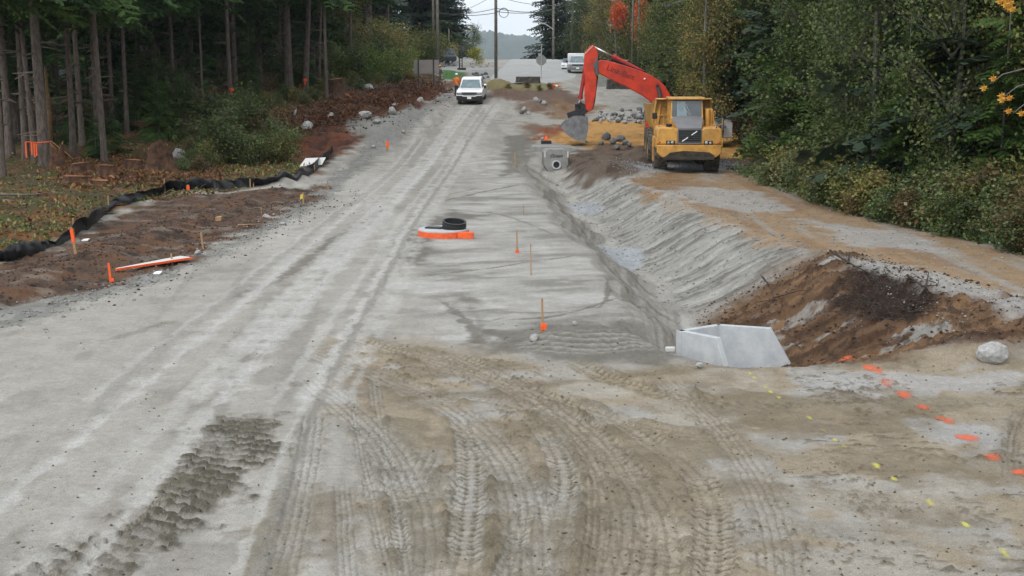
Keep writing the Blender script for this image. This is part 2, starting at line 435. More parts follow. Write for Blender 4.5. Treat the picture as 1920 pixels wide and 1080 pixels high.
# ditch
t_ = x - XC(y); dd = np.clip(-DEP(y), 0, 1); wr_ = WR(y)
inw = ss(.15, .5, t_) * (1 - ss(wr_ - .25, wr_ + .15, t_)) * ss(.2, .7, dd)
stri = .7 * fbm(x * .5 + y * .06, y * 3.0 + .5 * fbm(x, y, 3, 83), 4, 81) + .8 * (.16 - np.abs(fbm(x * .7, y * 5.5, 4, 82))) + .35 * fbm(x * 3, y * 9, 3, 80)
grey = ss(30.5, 33.5, y + 1.2 * fbm(x, y, 3, 84)) * (1 - ss(60, 66, y))
paint(inw * grey, (150, 148, 142), .95)
paint(inw * grey * ss(.02, .3, stri), (104, 101, 94), .85)
paint(inw * grey * ss(.1, .4, -stri), (178, 176, 171), .6)
DZ += inw * (.4 + .6 * grey) * .11 * stri
lw = ss(-2.5, -1.4, t_ + .4 * fbm(x, y, 4, 89)) * (1 - ss(-.3, 0, t_)) * ss(.2, .7, dd)
ls = fbm(t_ * 5, y * .25, 4, 86)
paint(lw, (146, 142, 134), .8); paint(lw * ss(0, .3, ls), (118, 112, 102), .7); DZ += lw * (.07 * ls + .06 * fbm(x * 2.5, y * 2, 4, 87))
for P_ in [[(1060, 380), (1110, 375), (1130, 395), (1080, 400)], [(1125, 458), (1200, 458), (1215, 480), (1150, 490)], [(1180, 300), (1210, 292), (1215, 320), (1170, 318)]]:
    paint(smask(P_, .15, .25, .4, 26), (160, 164, 168), .9)
# brown bank
bb = ss(.1, .6, t_) * (1 - ss(wr_ + .3 + 1.6 * (1 - ss(24, 28, y)), wr_ + .9 + 1.6 * (1 - ss(24, 28, y)), t_ + .5 * fbm(x, y, 4, 88))) * (1 - ss(31, 34, y - .5 * (t_ - 2) + 1.2 * fbm(x, y, 3, 84))) * ss(22.6, 23.6, y + .5 * fbm(x, y, 3, 87))
paint(bb, (99, 73, 50), .97)
s2 = fbm(x * .6 + y * .5, y * 2.4 - x * .7, 5, 90)
paint(bb * ss(.0, .3, s2), (70, 49, 34), .85); paint(bb * ss(.12, .35, -s2), (134, 104, 74), .6)
paint(bb * ss(.32, .42, fbm(x * .7 + y * .3, y * 1.7 - x * .6, 5, 93)), (150, 148, 142), .75)
DZ += bb * (.13 * s2 + .20 * np.abs(fbm(x * 2.6, y * 2.6, 4, 91)) + .08 * np.abs(fbm(x * 9, y * 9, 3, 94)))
paint(bb * ss(.1, .3, fbm(x * 5, y * 5, 4, 95)), (58, 42, 30), .7)
dk = smask([(1590, 515), (1640, 500), (1760, 555), (1730, 600), (1640, 610), (1590, 570)], .3, .4, .5, 39); paint(dk, (40, 29, 23), .92); DZ += dk * (.06 + .30 * fbm(x * 3, y * 3, 4, 92))
# access road
ar = smask([(1180, 322), (1380, 318), (1570, 392), (1750, 442), (1925, 470), (2600, 600), (2600, 700), (1925, 600), (1700, 545), (1560, 490), (1480, 470), (1400, 440), (1235, 385)], .4, .4, .8, 41)
ar = ar * (1 - bb); paint(ar, (150, 125, 96), .95)
lng = fbm((x - .02 * y) * 1.0, y * .11, 4, 96)
paint(ar * ss(.05, .3, lng), (152, 148, 140), .75)
paint(ar * ss(.0, .3, -fbm((x - .02 * y) * 1.3, y * .15, 4, 97)), (136, 104, 72), .6)
for P_ in [[(1310, 350), (1420, 360), (1500, 395), (1400, 400), (1260, 372), (1200, 350)], [(1550, 490), (1700, 500), (1920, 560), (1920, 590), (1700, 540)], [(1500, 410), (1700, 440), (1800, 480), (1600, 460)]]:
    paint(smask(P_, .3, .4, .6, 43), (164, 162, 158), .8)
DZ += ar * (.05 * fbm(x * 1.6, y * .8, 4, 98) + .03 * np.maximum(0, fbm(x * 8, y * 8, 3, 99)))
# wooded floor on the right
wr2 = smask([(1380, 318), (1570, 390), (1750, 440), (1925, 468), (2700, 610), (5200, 700), (5200, 118), (1230, 118), (1220, 230), (1350, 300)], .4, .5, .8, 47)
paint(wr2, (64, 56, 34), .97); paint(wr2 * ss(0, .3, fbm(x * 2, y * 2, 4, 101)), (104, 76, 42), .7)
# far grading: ochre sand, brown piles, grey rubble ground
oc = smask([(1010, 262), (1060, 236), (1110, 228), (1225, 232), (1395, 245), (1400, 296), (1215, 292), (1120, 280), (1060, 270)], .35, .5, 1, 49)
paint(oc, (186, 141, 80), .97); paint(oc * ss(.1, .4, fbm(x * 1.5, y * 1.5, 4, 103)), (150, 108, 60), .7); DZ += oc * .12 * fbm(x * 2, y * 2, 4, 104)
bp_ = smask([(1060, 292), (1120, 268), (1230, 275), (1220, 300), (1180, 330), (1120, 345), (1075, 345)], .4, .5, .9, 50)
paint(bp_, (92, 78, 66), .95); paint(bp_ * ss(0, .3, fbm(x * 2, y * 1.4, 4, 105)), (66, 50, 42), .8); DZ += bp_ * .2 * fbm(x * 2, y * 2, 5, 106)
for P_, c_ in [([(920, 165), (1050, 165), (1110, 195), (1060, 215), (1010, 190), (920, 182)], (96, 72, 58)), ([(1040, 185), (1130, 200), (1090, 225), (1020, 222)], (128, 102, 76)),
               ([(845, 135), (905, 140), (900, 160), (840, 165)], (118, 88, 66)), ([(900, 155), (960, 145), (1040, 150), (1050, 168), (900, 170)], (122, 112, 70)),
               ([(980, 190), (1040, 192), (1030, 215), (980, 212)], (108, 84, 68)), ([(960, 225), (1010, 230), (1060, 240), (1000, 262)], (112, 88, 70)),
               ([(1010, 240), (1060, 232), (1050, 255), (1000, 262)], (128, 76, 52)), ([(1215, 325), (1280, 330), (1270, 360), (1180, 350)], (132, 102, 68))]:
    mk = smask(P_, .5, .6, 1.3, 52); paint(mk, c_, .9); DZ += mk * .2 * fbm(x * 1.4, y * 1.4, 4, 107)
for P_ in [[(828, 128), (880, 128), (870, 142), (828, 150)]]:
    paint(smask(P_, .4, .2, 1, 55, ), (60, 110, 40), .95)
paint(smask([(1105, 128), (1200, 130), (1250, 158), (1100, 155)], .4, .3, 1, 56), (110, 128, 62), .95)
for P_ in [[(700, 131), (830, 125), (950, 128), (960, 140), (830, 131)]]:
    paint(smask(P_, .4, .2, 1, 57), (168, 168, 166), .9)
paint(smask([(880, 131), (945, 129), (960, 150), (900, 150), (880, 142)], .4, .4, 1, 58), (150, 150, 147), .9)

# --- tyre tracks
def tyre(pts, hw, dep=.03, pitch=.21, c=(150, 146, 138), kc=.6, ribs=3, ridge=.02, tread=1.0, dark=(104, 96, 80), keep=.5):
    r0, r1, d, sd, s, L = track(pts, hw)
    a, b = x[r0:r1], y[r0:r1]
    n = fbm(a * 3, b * 3, 4, 3)
    patch = ss(-.12, .22, fbm(a * 1.1, b * .9, 4, int(L * 7) % 50) + (keep - .38))       # print survives only in places
    endf = ss(0, .9, s) * (1 - ss(L - .9, L, s))
    ins = (1 - ss(hw * .78, hw * 1.12, d + n * .09)) * endf
    v = sd / hw
    warp = .75 * fbm(a * 3, b * 3, 4, 17)
    lug = np.sin(2 * np.pi * (s / pitch + np.abs(v) * .9 + warp)) * np.where(np.abs(v) > .12, 1, .3)
    rb = np.cos(v * math.pi * ribs + warp * 2)
    crumb = fbm(a * 16, b * 16, 3, 19)
    z = -dep * .55 + patch * .009 * tread * np.clip(lug * 1.6, -1, 1) + (.5 + .5 * patch) * .010 * rb + .010 * crumb + .012 * n
    rd = ridge * .55 * np.exp(-((d - hw * 1.1) / (.05 + hw * .16)) ** 2) * np.clip(.7 + 2.4 * n + 1.2 * crumb, 0, 2.2) * endf
    DZ[r0:r1] = DZ[r0:r1] * (1 - ins * .45) + ins * z + rd
    m = (ins * kc * (.35 + .65 * patch))[..., None]; COLR[r0:r1] = COLR[r0:r1] * (1 - m) + C(c) * m
    dm = np.clip(ins * ss(.0, .9, -lug) * .62 * tread * patch + np.clip(rd / max(ridge, 1e-3), 0, 1) * .45 + ins * .3 * ss(.1, .4, crumb) + ins * .35 * ss(.3, .9, -rb), 0, 1)[..., None]
    COLR[r0:r1] = COLR[r0:r1] * (1 - dm) + C(dark) * dm
def smear(pts, hw, c, k, z=-.01):
    r0, r1, d, sd, s, L = track(pts, hw); a, b = x[r0:r1], y[r0:r1]
    m = (1 - ss(hw * .3, hw, d + hw * 1.2 * fbm(a * 2.5, b * 2.5, 4, 6))) * ss(0, .4, s) * (1 - ss(L - .4, L, s)) * k
    DZ[r0:r1] += m * (z + .012 * fbm(a * 9, b * 9, 3, 8)); m = m[..., None]
    COLR[r0:r1] = COLR[r0:r1] * (1 - m) + C(c) * m
DK = (110, 105, 95)
# churned wide track lower left
r0, r1, d, sd, s, L = track([(455, 770), (440, 850), (380, 930), (270, 1000), (140, 1070), (-60, 1180)], .8)
a, b = x[r0:r1], y[r0:r1]
m = (1 - ss(.40, .74, d + .55 * fbm(a * 3, b * 3, 4, 9))) * ss(0, .5, s) * (.6 + .4 * ss(-.3, .02, fbm(a * 2.2, b * 1.8, 4, 29)))
lug = np.sin(2 * np.pi * (s / .27 + .5 * fbm(a * 4, b * 4, 3, 10) + .35 * np.floor((sd + .5) * 4)))
lug = lug + 1.1 * fbm(a * 13, b * 13, 3, 12)
DZ[r0:r1] += m * (.050 * np.clip(lug, -.8, 1.1) - .015)
q = (m * (.25 + .75 * ss(-.2, .5, lug)))[..., None]; COLR[r0:r1] = COLR[r0:r1] * (1 - q) + C((84, 80, 68)) * q
q = (m * .5 * ss(-.05, .25, fbm(a * 1.7, b * 1.3, 4, 31)))[..., None]; COLR[r0:r1] = COLR[r0:r1] * (1 - q) + C((104, 99, 86)) * q
tyre([(340, 900), (250, 990), (120, 1070), (0, 1150)], .07, .015, .1, c=(130, 126, 117))
TAN = (160, 150, 134); LG = (168, 165, 158)
tyre([(655, 730), (680, 860), (705, 960), (740, 1120)], .09, .02, .12, c=LG)
tyre([(700, 700), (712, 800), (735, 900), (770, 1120)], .11, .025, .14, c=LG)
tyre([(800, 830), (790, 870), (750, 920), (700, 960)], .30, .035, .6, c=LG, ribs=5, tread=.2, ridge=.03)
tyre([(860, 760), (890, 860), (880, 960), (860, 1120)], .24, .04, .16, c=LG, ridge=.04)
tyre([(1020, 800), (1065, 880), (1050, 980), (1000, 1120)], .24, .04, .15, c=LG, ridge=.04)
tyre([(960, 850), (985, 930), (975, 1010), (930, 1120)], .14, .03, .14, c=LG, ridge=.03)
tyre([(830, 660), (980, 725), (1110, 810), (1200, 910), (1245, 1000), (1230, 1120)], .30, .035, .17, c=TAN, ridge=.035, ribs=4)
tyre([(1010, 730), (1180, 800), (1290, 870), (1345, 950), (1330, 1120)], .24, .03, .16, c=TAN, ridge=.03)
tyre([(640, 628), (780, 672), (950, 715), (1100, 770), (1260, 815), (1450, 828)], .22, .03, .16, c=(164, 152, 132), ridge=.045)
tyre([(1060, 672), (1150, 715), (1260, 745), (1400, 752)], .28, .03, .17, c=(150, 136, 112), ridge=.06)
for Pp, w_, c_ in [([(1230, 762), (1500, 758), (1700, 752), (2050, 748)], .5, (136, 127, 110)), ([(1200, 840), (1500, 850), (1750, 868), (2050, 880)], .45, (140, 130, 112)), ([(1300, 930), (1560, 935), (1800, 950), (2050, 990)], .5, (142, 131, 112)), ([(1500, 985), (1760, 1010), (2050, 1060)], .4, (144, 137, 124))]:
    r0, r1, d, sd, s, L = track(Pp, w_); a, b = x[r0:r1], y[r0:r1]
    m = (1 - ss(w_ * .5, w_, d + .3 * fbm(a * 2, b * 2, 4, 6))); lg = np.sin(2 * np.pi * (s / .24 + .8 * fbm(a * 2.2, b * 2.2, 3, 17) + .5 * np.floor(sd * 5.5))); cr_ = fbm(a * 9, b * 15, 3, 18)
    on = ss(.0, .25, fbm(a * 1.6, b * 2.2, 4, 23)); DZ[r0:r1] += m * (.016 * on * np.clip(lg + 1.5 * cr_, -1, 1) + .012 * cr_ - .008)
    q = (m * .45)[..., None]; COLR[r0:r1] = COLR[r0:r1] * (1 - q) + C(c_) * q; q = (m * on * ss(.1, .9, lg + cr_) * .55)[..., None]; COLR[r0:r1] = COLR[r0:r1] * (1 - q) + C((96, 88, 72)) * q
cr = np.maximum(0, fbm(x * 4.5, y * 13, 3, 145) - .10) * ss(-.1, .25, fbm(x * .6, y * .9, 3, 146)); fr_ = ss(3, 4.5, x - .0 * y) * (1 - ss(22, 23, y))
DZ += fg * fr_ * cr * .09; paint(fg * fr_ * ss(.03, .25, cr), (94, 85, 68), .75)
tyre([(1920, 760), (1890, 830), (1900, 900)], .12, .02, .16, c=(130, 122, 110))
tyre([(1240, 640), (1150, 500), (1040, 380), (1000, 340)], .10, .015, .2, c=(150, 147, 140), tread=.6)
for Pp, w_, tr_, c_ in [([(560, 655), (760, 722), (900, 800), (985, 920), (990, 1120)], .32, .35, LG), ([(900, 695), (1030, 775), (1130, 900), (1170, 1120)], .26, .6, TAN), ([(700, 770), (850, 742), (1010, 765), (1120, 800)], .2, .6, LG),
                         ([(1230, 700), (1350, 800), (1450, 950), (1470, 1120)], .25, .6, TAN), ([(590, 760), (575, 880), (520, 1120)], .2, .4, LG), ([(640, 890), (655, 1120)], .14, .6, LG), ([(560, 700), (700, 800), (790, 950), (780, 1120)], .3, .35, LG),
                         ([(1100, 840), (1125, 950), (1100, 1120)], .16, .8, TAN), ([(690, 640), (900, 700), (1060, 780), (1160, 890), (1185, 1000), (1150, 1120)], .34, .35, TAN)]:
    tyre(Pp, w_, .02, .2, c=c_, tread=tr_, ridge=.03, ribs=3 + int(w_ * 8), keep=.25, kc=.5)
for Pp, w_, k_ in [([(760, 522), (880, 508), (1000, 490), (1090, 478)], .07, .8), ([(830, 582), (900, 604), (960, 592)], .06, .8), ([(940, 598), (1060, 596), (1210, 577)], .09, .9), ([(930, 585), (1040, 588), (1150, 572)], .05, .8),
                   ([(1140, 520), (1140, 560), (1120, 580)], .1, .8), ([(720, 392), (650, 435), (560, 500), (440, 560)], .3, .7), ([(650, 440), (600, 470)], .15, .7), ([(480, 545), (500, 530)], .14, .9), ([(455, 560), (470, 555)], .1, .9),
                   ([(830, 378), (900, 360), (980, 345)], .12, .85), ([(840, 365), (900, 352)], .1, .7), ([(870, 395), (950, 402), (1040, 440)], .08, .7), ([(740, 450), (735, 480), (760, 520)], .12, .5), ([(820, 560), (880, 600), (905, 650)], .16, .8),
                   ([(660, 215), (700, 222)], .2, 0), ([(822, 212), (838, 222)], .12, .8), ([(870, 212), (885, 220)], .1, .8), ([(895, 215), (960, 222)], .1, .8), ([(850, 225), (950, 226)], .1, .7), ([(800, 240), (830, 232)], .12, .7),
                   ([(950, 300), (1010, 320), (1050, 350)], .15, .7), ([(960, 280), (1000, 285)], .3, .7), ([(900, 340), (1000, 352)], .08, .6), ([(200, 640), (260, 620), (330, 600)], .15, .4), ([(80, 715), (120, 718)], .1, .8), ([(180, 735), (215, 728)], .08, .7),
                   ([(1120, 475), (1180, 540), (1280, 610)], .1, .7), ([(1050, 395), (1100, 440), (1170, 505), (1240, 560)], .09, .6), ([(700, 580), (760, 590)], .1, .4), ([(0, 612), (60, 608)], .2, .8)]:
    if k_: smear(Pp, w_, DK, k_)
# long wheel lines running up the road
rg_ = np.random.default_rng(4)
for k in range(26):
    f = rg_.random(); w0 = rg_.uniform(-.02, .02)
    P = [(-500 + 1150 * f, 1180), (120 + 560 * f, 760 + 40 * w0), (420 + 350 * f, 540), (640 + 190 * f, 380), (770 + 130 * f, 260), (835 + 110 * f, 195)]
    P = P[rg_.integers(0, 2):rg_.integers(4, 7)]
    lt = rg_.random() < .6
    if len(P) > 2: smear(P, rg_.uniform(.08, .26), (184, 182, 177) if lt else (134, 130, 122), rg_.uniform(.3, .6), -.006)
# shaped mound lines by the stake
r0, r1, d, sd, s, L = track([(1010, 640), (1100, 650), (1190, 640)], .6)
m = (1 - ss(.3, .55, d)); DZ[r0:r1] += m * .02 * np.sin(sd * 38); q = (m * ss(.0, 1, np.sin(sd * 38)) * .6)[..., None]
COLR[r0:r1] = COLR[r0:r1] * (1 - q) + C((168, 166, 160)) * q
far = 1 - ss(110, 200, y) * .6
ZZ = ZZ + DZ * far
def hd(X, Y):                                   # detailed height, bilinear in the fan grid
    i = min(max(np.searchsorted(rowsY, Y) - 1, 0), nY - 2); fy = (Y - rowsY[i]) / (rowsY[i + 1] - rowsY[i])
    r = 0
    for k, w in ((i, 1 - fy), (i + 1, fy)):
        u = X / rowsY[k]; j = min(max(np.searchsorted(us, u) - 1, 0), nU - 2); fx = (u - us[j]) / (us[j + 1] - us[j])
        r += w * (ZZ[k, j] * (1 - fx) + ZZ[k, j + 1] * fx)
    return float(r)
def GD(px, py):                                 # pixel -> detailed ground
    p = G(px, py); d = ray(px, py); best = p; Y0 = p.y
    lo, hi = Y0 * .94, Y0 * 1.06
    f = lambda Y: H + d.z * Y / d.y - hd(d.x * Y / d.y, Y)
    n = 24; prev = lo
    if f(lo) > 0:
        for i in range(1, n + 1):
            Y = lo + (hi - lo) * i / n
            if f(Y) < 0:
                a, b = prev, Y
                for _ in range(12):
                    m = (a + b) / 2
                    if f(m) < 0: b = m
                    else: a = m
                best = Vector((d.x * b / d.y, b, 0)); break
            prev = Y
    return Vector((best.x, best.y, hd(best.x, best.y)))

# --- split in plain named sheets
def inpoly(P, a, b):
    ins = np.zeros(a.shape, bool); n = len(P)
    for i in range(n):
        x0, y0 = P[i]; x1, y1 = P[(i + 1) % n]
        if abs(y1 - y0) > 1e-9: ins ^= ((y0 > b) != (y1 > b)) & (a < (x1 - x0) * (b - y0) / (y1 - y0) + x0)
    return ins
fx = (XX[:-1, :-1] + XX[1:, 1:]) / 2; fy = (YY[:-1, :-1] + YY[1:, 1:]) / 2
tt = fx - XC(fy)
zone = np.zeros(fx.shape, np.int8)
P_ar = polyxy([(1180, 322), (1380, 318), (1570, 392), (1750, 442), (1925, 470), (2600, 600), (2600, 700), (1925, 600), (1700, 545), (1560, 490), (1480, 470), (1400, 440), (1235, 385)])
P_hr = polyxy([(-900, 660), (0, 600), (280, 525), (470, 445), (600, 375), (690, 300), (800, 210), (850, 182), (960, 182), (985, 215), (950, 262), (960, 320), (850, 375), (745, 440), (730, 540), (880, 640), (1000, 685), (1290, 676), (1500, 684), (1920, 694), (3200, 740)]) + [(9, 8), (-9, 8)]
zone[inpoly(P_ar, fx, fy)] = 1
zone[inpoly(P_hr, fx, fy) | (fy < 20)] = 2
zone[(tt > -1.8) & (tt < WR(fy)) & (DEP(fy) < -.25)] = 3
vid = np.arange(nY * nU).reshape(nY, nU)
quad = np.stack([vid[:-1, :-1], vid[:-1, 1:], vid[1:, 1:], vid[1:, :-1]], -1)
Vall = np.stack([XX, YY, ZZ], -1).reshape(-1, 3); Call = COLR.reshape(-1, 3)
for zi, nm in enumerate(['ground', 'access_road', 'dirt_road', 'ditch']):
    q = quad[zone == zi]
    uq, inv = np.unique(q, return_inverse=True)
    me = npmesh(nm, Vall[uq], inv.reshape(-1, 4), [SOIL], smooth=True)
    ca = me.color_attributes.new('soil', 'FLOAT_COLOR', 'POINT')
    cc = np.ones((len(uq), 4), np.float32); cc[:, :3] = Call[uq]; ca.data.foreach_set('color', cc.ravel())
    o = bpy.data.objects.new(nm, me); COL.objects.link(o); tag(o, kind='structure')
# surrounding terrain sheet, a little lower, reaching far
gx = np.concatenate([-np.geomspace(2500, 10, 24), np.linspace(-8, 8, 5), np.geomspace(10, 2500, 24)])
gy = np.concatenate([np.linspace(-300, 0, 6), np.linspace(8, 320, 40), np.geomspace(350, 5600, 14)])
A, B = np.meshgrid(gx, gy); Z = base(B) - .9 - (np.abs(A) > 60) * 0
inside = (B > 9) & (B < 262) & (np.abs(A) < 3.1 * B)
Z = Z + np.where(inside, -.8, .82)
vid = np.arange(A.size).reshape(A.shape)
q = np.stack([vid[:-1, :-1], vid[:-1, 1:], vid[1:, 1:], vid[1:, :-1]], -1).reshape(-1, 4)
M_terr = mat('terrain_soil', alb((86, 82, 60)), .95, .4, .2)
o = bpy.data.objects.new('terrain', npmesh('terrain', np.stack([A, B, Z], -1).reshape(-1, 3), q, [M_terr], smooth=True)); COL.objects.link(o); tag(o, kind='structure')
# paved road up to the crest
def strip(name, cl, mt, off=.03, kind='structure', n=60, thick=None):
    """cl: list of (Y, xleft, xright)"""
    ys = np.linspace(cl[0][0], cl[-1][0], n); a = np.interp(ys, [c[0] for c in cl], [c[1] for c in cl]); b = np.interp(ys, [c[0] for c in cl], [c[2] for c in cl])
    k = 9; V = []
    for yy, l, r_ in zip(ys, a, b):
        for j in range(k):
            xx = l + (r_ - l) * j / (k - 1); V.append((xx, yy, max(hd(xx, yy), gz(xx, yy)) + off + (.05 * (1 - (2 * j / (k - 1) - 1) ** 2) if j not in (0, k - 1) else -.12)))
    Q = [(i * k + j, i * k + j + 1, (i + 1) * k + j + 1, (i + 1) * k + j) for i in range(n - 1) for j in range(k - 1)]
    o = bpy.data.objects.new(name, npmesh(name, V, Q, [mt], smooth=True)); COL.objects.link(o); tag(o, kind=kind); return o
M_pave = mat('worn_asphalt', alb((172, 172, 170)), .9, .14, .5, bump=.2)
strip('paved_road', [(122, -2.6, 3.3), (128, -2.9, 6.5), (135, -2.9, 7.5), (160, -1.9, 8.2), (212, -.8, 8.0), (261, .2, 9)], M_pave)
# ------------------------------------------------------------------ vegetation
def leafmat(name, cols, trans=.25, rough=.6):
    m = bpy.data.materials.new(name); m.use_nodes = True; t = m.node_tree; t.nodes.clear()
    o = t.nodes.new('ShaderNodeOutputMaterial'); geo = t.nodes.new('ShaderNodeNewGeometry'); oi = t.nodes.new('ShaderNodeObjectInfo')
    n = t.nodes.new('ShaderNodeTexNoise'); n.inputs['Scale'].default_value = .9; n.inputs['Detail'].default_value = 2
    t.links.new(geo.outputs['Position'], n.inputs['Vector'])
    a = t.nodes.new('ShaderNodeMath'); a.operation = 'MULTIPLY_ADD'; a.inputs[1].default_value = .45
    t.links.new(geo.outputs['Random Per Island'], a.inputs[0])
    b = t.nodes.new('ShaderNodeMath'); b.operation = 'MULTIPLY_ADD'; b.inputs[1].default_value = .95; b.inputs[2].default_value = -.22
    t.links.new(n.outputs[0], b.inputs[0]); t.links.new(b.outputs[0], a.inputs[2])
    c = t.nodes.new('ShaderNodeMath'); c.operation = 'MULTIPLY_ADD'; c.inputs[1].default_value = .3
    t.links.new(oi.outputs['Random'], c.inputs[0]); t.links.new(a.outputs[0], c.inputs[2])
    r = t.nodes.new('ShaderNodeValToRGB'); e = r.color_ramp.elements
    while len(e) < len(cols): e.new(.5)
    for i, cc in enumerate(cols): e[i].position = .08 + .9 * i / max(1, len(cols) - 1); e[i].color = (*cc, 1)
    t.links.new(c.outputs[0], r.inputs[0])
    d = t.nodes.new('ShaderNodeBsdfPrincipled'); d.inputs['Roughness'].default_value = rough; d.inputs['Specular IOR Level'].default_value = .35
    tr = t.nodes.new('ShaderNodeBsdfTranslucent'); mx = t.nodes.new('ShaderNodeMixShader'); mx.inputs[0].default_value = trans
    t.links.new(r.outputs[0], d.inputs['Base Color']); t.links.new(r.outputs[0], tr.inputs[0])
    t.links.new(d.outputs[0], mx.inputs[1]); t.links.new(tr.outputs[0], mx.inputs[2]); t.links.new(mx.outputs[0], o.inputs[0])
    return m
L_CED = leafmat('cedar_fronds', [(.018, .038, .010), (.042, .088, .018), (.08, .145, .03), (.15, .21, .055)])
L_HEM = leafmat('hemlock_needles', [(.012, .026, .010), (.026, .055, .016), (.05, .105, .026), (.10, .17, .04)])
L_FIR = leafmat('fir_needles', [(.018, .034, .022), (.028, .050, .030), (.045, .070, .038)], .1)
L_DEC = leafmat('dull_leaves', [(.035, .05, .014), (.075, .10, .024), (.14, .16, .04), (.25, .22, .065), (.34, .22, .08)])
L_DE2 = leafmat('dark_leaves', [(.022, .034, .010), (.045, .07, .018), (.085, .12, .03), (.16, .18, .06)])
L_BRN = leafmat('browned_leaves', [(.05, .035, .020), (.10, .065, .03), (.13, .10, .04), (.20, .12, .05)])
L_SAL = leafmat('bramble_leaves', [(.025, .045, .016), (.05, .09, .025), (.085, .13, .038), (.15, .18, .07), (.20, .13, .055)], .15, .4)
L_RUST = leafmat('rusty_bracken', [(.03, .018, .012), (.08, .035, .018), (.16, .065, .025), (.26, .12, .04)], .1)
L_YEL = leafmat('yellow_leaves', [(.10, .16, .03), (.26, .32, .05), (.40, .38, .07), (.42, .26, .05)])
L_LIM = leafmat('lime_leaves', [(.05, .11, .02), (.11, .20, .035), (.20, .28, .05), (.22, .16, .06)])
L_RED = leafmat('red_leaves', [(.40, .07, .03), (.62, .12, .05), (.70, .20, .08)])
L_ORG = leafmat('orange_leaves', [(.45, .20, .03), (.60, .28, .04), (.65, .36, .06)])
M_BARK = mat('conifer_bark', (.175, .14, .115), .95, .5, 3, bump=1.0, c2=(.07, .054, .045), bscale=26)
M_BARK2 = mat('pale_bark', (.17, .155, .14), .9, .4, 5, bump=.6, bscale=30)
M_WOOD = mat('cut_wood', alb((176, 122, 74)), .8, .3, 8, c2=alb((120, 72, 40)), bump=.5)
M_STUMP = mat('stump_bark', alb((104, 74, 52)), .95, .4, 4, c2=alb((52, 36, 28)), bump=1.0, bscale=22)

def quads_of(P, D, S, W):
    """P base (n,3), D length vector, S side vector -> diamond leaf quads"""
    return np.stack([P, P + D * .5 + S * W, P + D, P + D * .5 - S * W], 1)
def bough(L, n, rg, flat=1.0, droop=.35, lobes=5, wid=.035):
    out_ = []
    for i in range(n):
        t = (i + .6) / n
        p = np.array([t * L, rg.normal(0, .01) * L, -droop * L * t * t + .10 * L * t])
        for sgn in (-1, 1):
            l = L * (.42 * (1 - t) ** .8 + .10) * rg.uniform(.75, 1.15)
            a = R(rg.uniform(42, 62))
            d = np.array([math.cos(a), sgn * math.sin(a), -rg.uniform(.15, .55) * flat]); d /= np.linalg.norm(d)
            s = np.array([-d[1], d[0], 0]); s /= np.linalg.norm(s)
            out_.append([p, p + d * l * .5 + s * wid * L, p + d * l, p + d * l * .5 - s * wid * L])
            for k in range(lobes):
                q = p + d * l * (k + .7) / (lobes + .5)
                for s2 in (-1, 1):
                    e = d * .55 + s * s2 * .8 + np.array([0, 0, -.3 * rg.random()]); e /= np.linalg.norm(e)
                    ll = l * .28 * (1 - .5 * k / lobes) + .02 * L
                    w_ = np.cross(e, [0, 0, 1]); w_ /= np.linalg.norm(w_) + 1e-6
                    out_.append([q, q + e * ll * .55 + w_ * wid * .75 * L, q + e * ll, q + e * ll * .55 - w_ * wid * .75 * L])
    return np.array(out_)
def conifer_crown(name, h0, h1, r0, nb, m, seed, shape=1.0, droop=.35, n=8, lobes=4, pitch=0., spare=None, wid=.035):
    rg = np.random.default_rng(seed); T = [bough(1, n, rg, droop=droop, lobes=lobes, wid=wid) for _ in range(5)]
    parts = []
    for i in range(nb):
        f = ((i + rg.random()) / nb) ** 1.0; z = h0 + (h1 - h0) * f
        L = r0 * (1 - f) ** shape * rg.uniform(.6, 1.15) + .25
        az = rg.uniform(0, 2 * math.pi); el = rg.uniform(-.25, .15) + pitch + .25 * f
        q = T[rg.integers(5)].copy() * L
        q = q @ np.array([[math.cos(el), 0, math.sin(el)], [0, 1, 0], [-math.sin(el), 0, math.cos(el)]])
        rl = rg.normal(0, .3); q = q @ np.array([[1, 0, 0], [0, math.cos(rl), math.sin(rl)], [0, -math.sin(rl), math.cos(rl)]])
        q = q @ np.array([[math.cos(az), math.sin(az), 0], [-math.sin(az), math.cos(az), 0], [0, 0, 1]])
        q[..., 2] += z; parts.append(q)
    V = np.concatenate(parts).reshape(-1, 3)
    return npmesh(name, V, np.arange(len(V)).reshape(-1, 4), [m])
def trunk_mesh(name, h, r, m, seed, n=10, bend=.15, stubs=18, base=1.45, s0=2.5, k_=1):
    rg = np.random.default_rng(seed); b = MB(); pts, rs = [], []
    ax, ay = rg.uniform(-bend, bend, 2)
    for i in range(13):
        t = i / 12; zz = -.6 + (h + .6) * t ** 1.25
        pts.append((ax * math.sin(t * 3.1), ay * math.sin(t * 2.6), zz)); rs.append(r * (1 - .82 * t) * (base if i == 0 else 1.12 if i == 1 else 1))
    b.tube(pts, rs, n)
    for k in range(stubs):
        zz = rg.uniform(s0, h * .6); a = rg.uniform(0, 6.28); l = rg.uniform(.3, 1.4); t = zz / h
        p = Vector((0, 0, zz)); b.tube([p, p + Vector((math.cos(a) * l * k_, math.sin(a) * l * k_, rg.uniform(-.35, .2) * l))], [.022 * (1 + k_) / 2, .006 * k_], 3, cap=False)
    me = bpy.data.meshes.new(name); me.from_pydata(b.v, [], b.f); me.materials.append(m)
    for p in me.polygons: p.use_smooth = True
    me.update(); return me
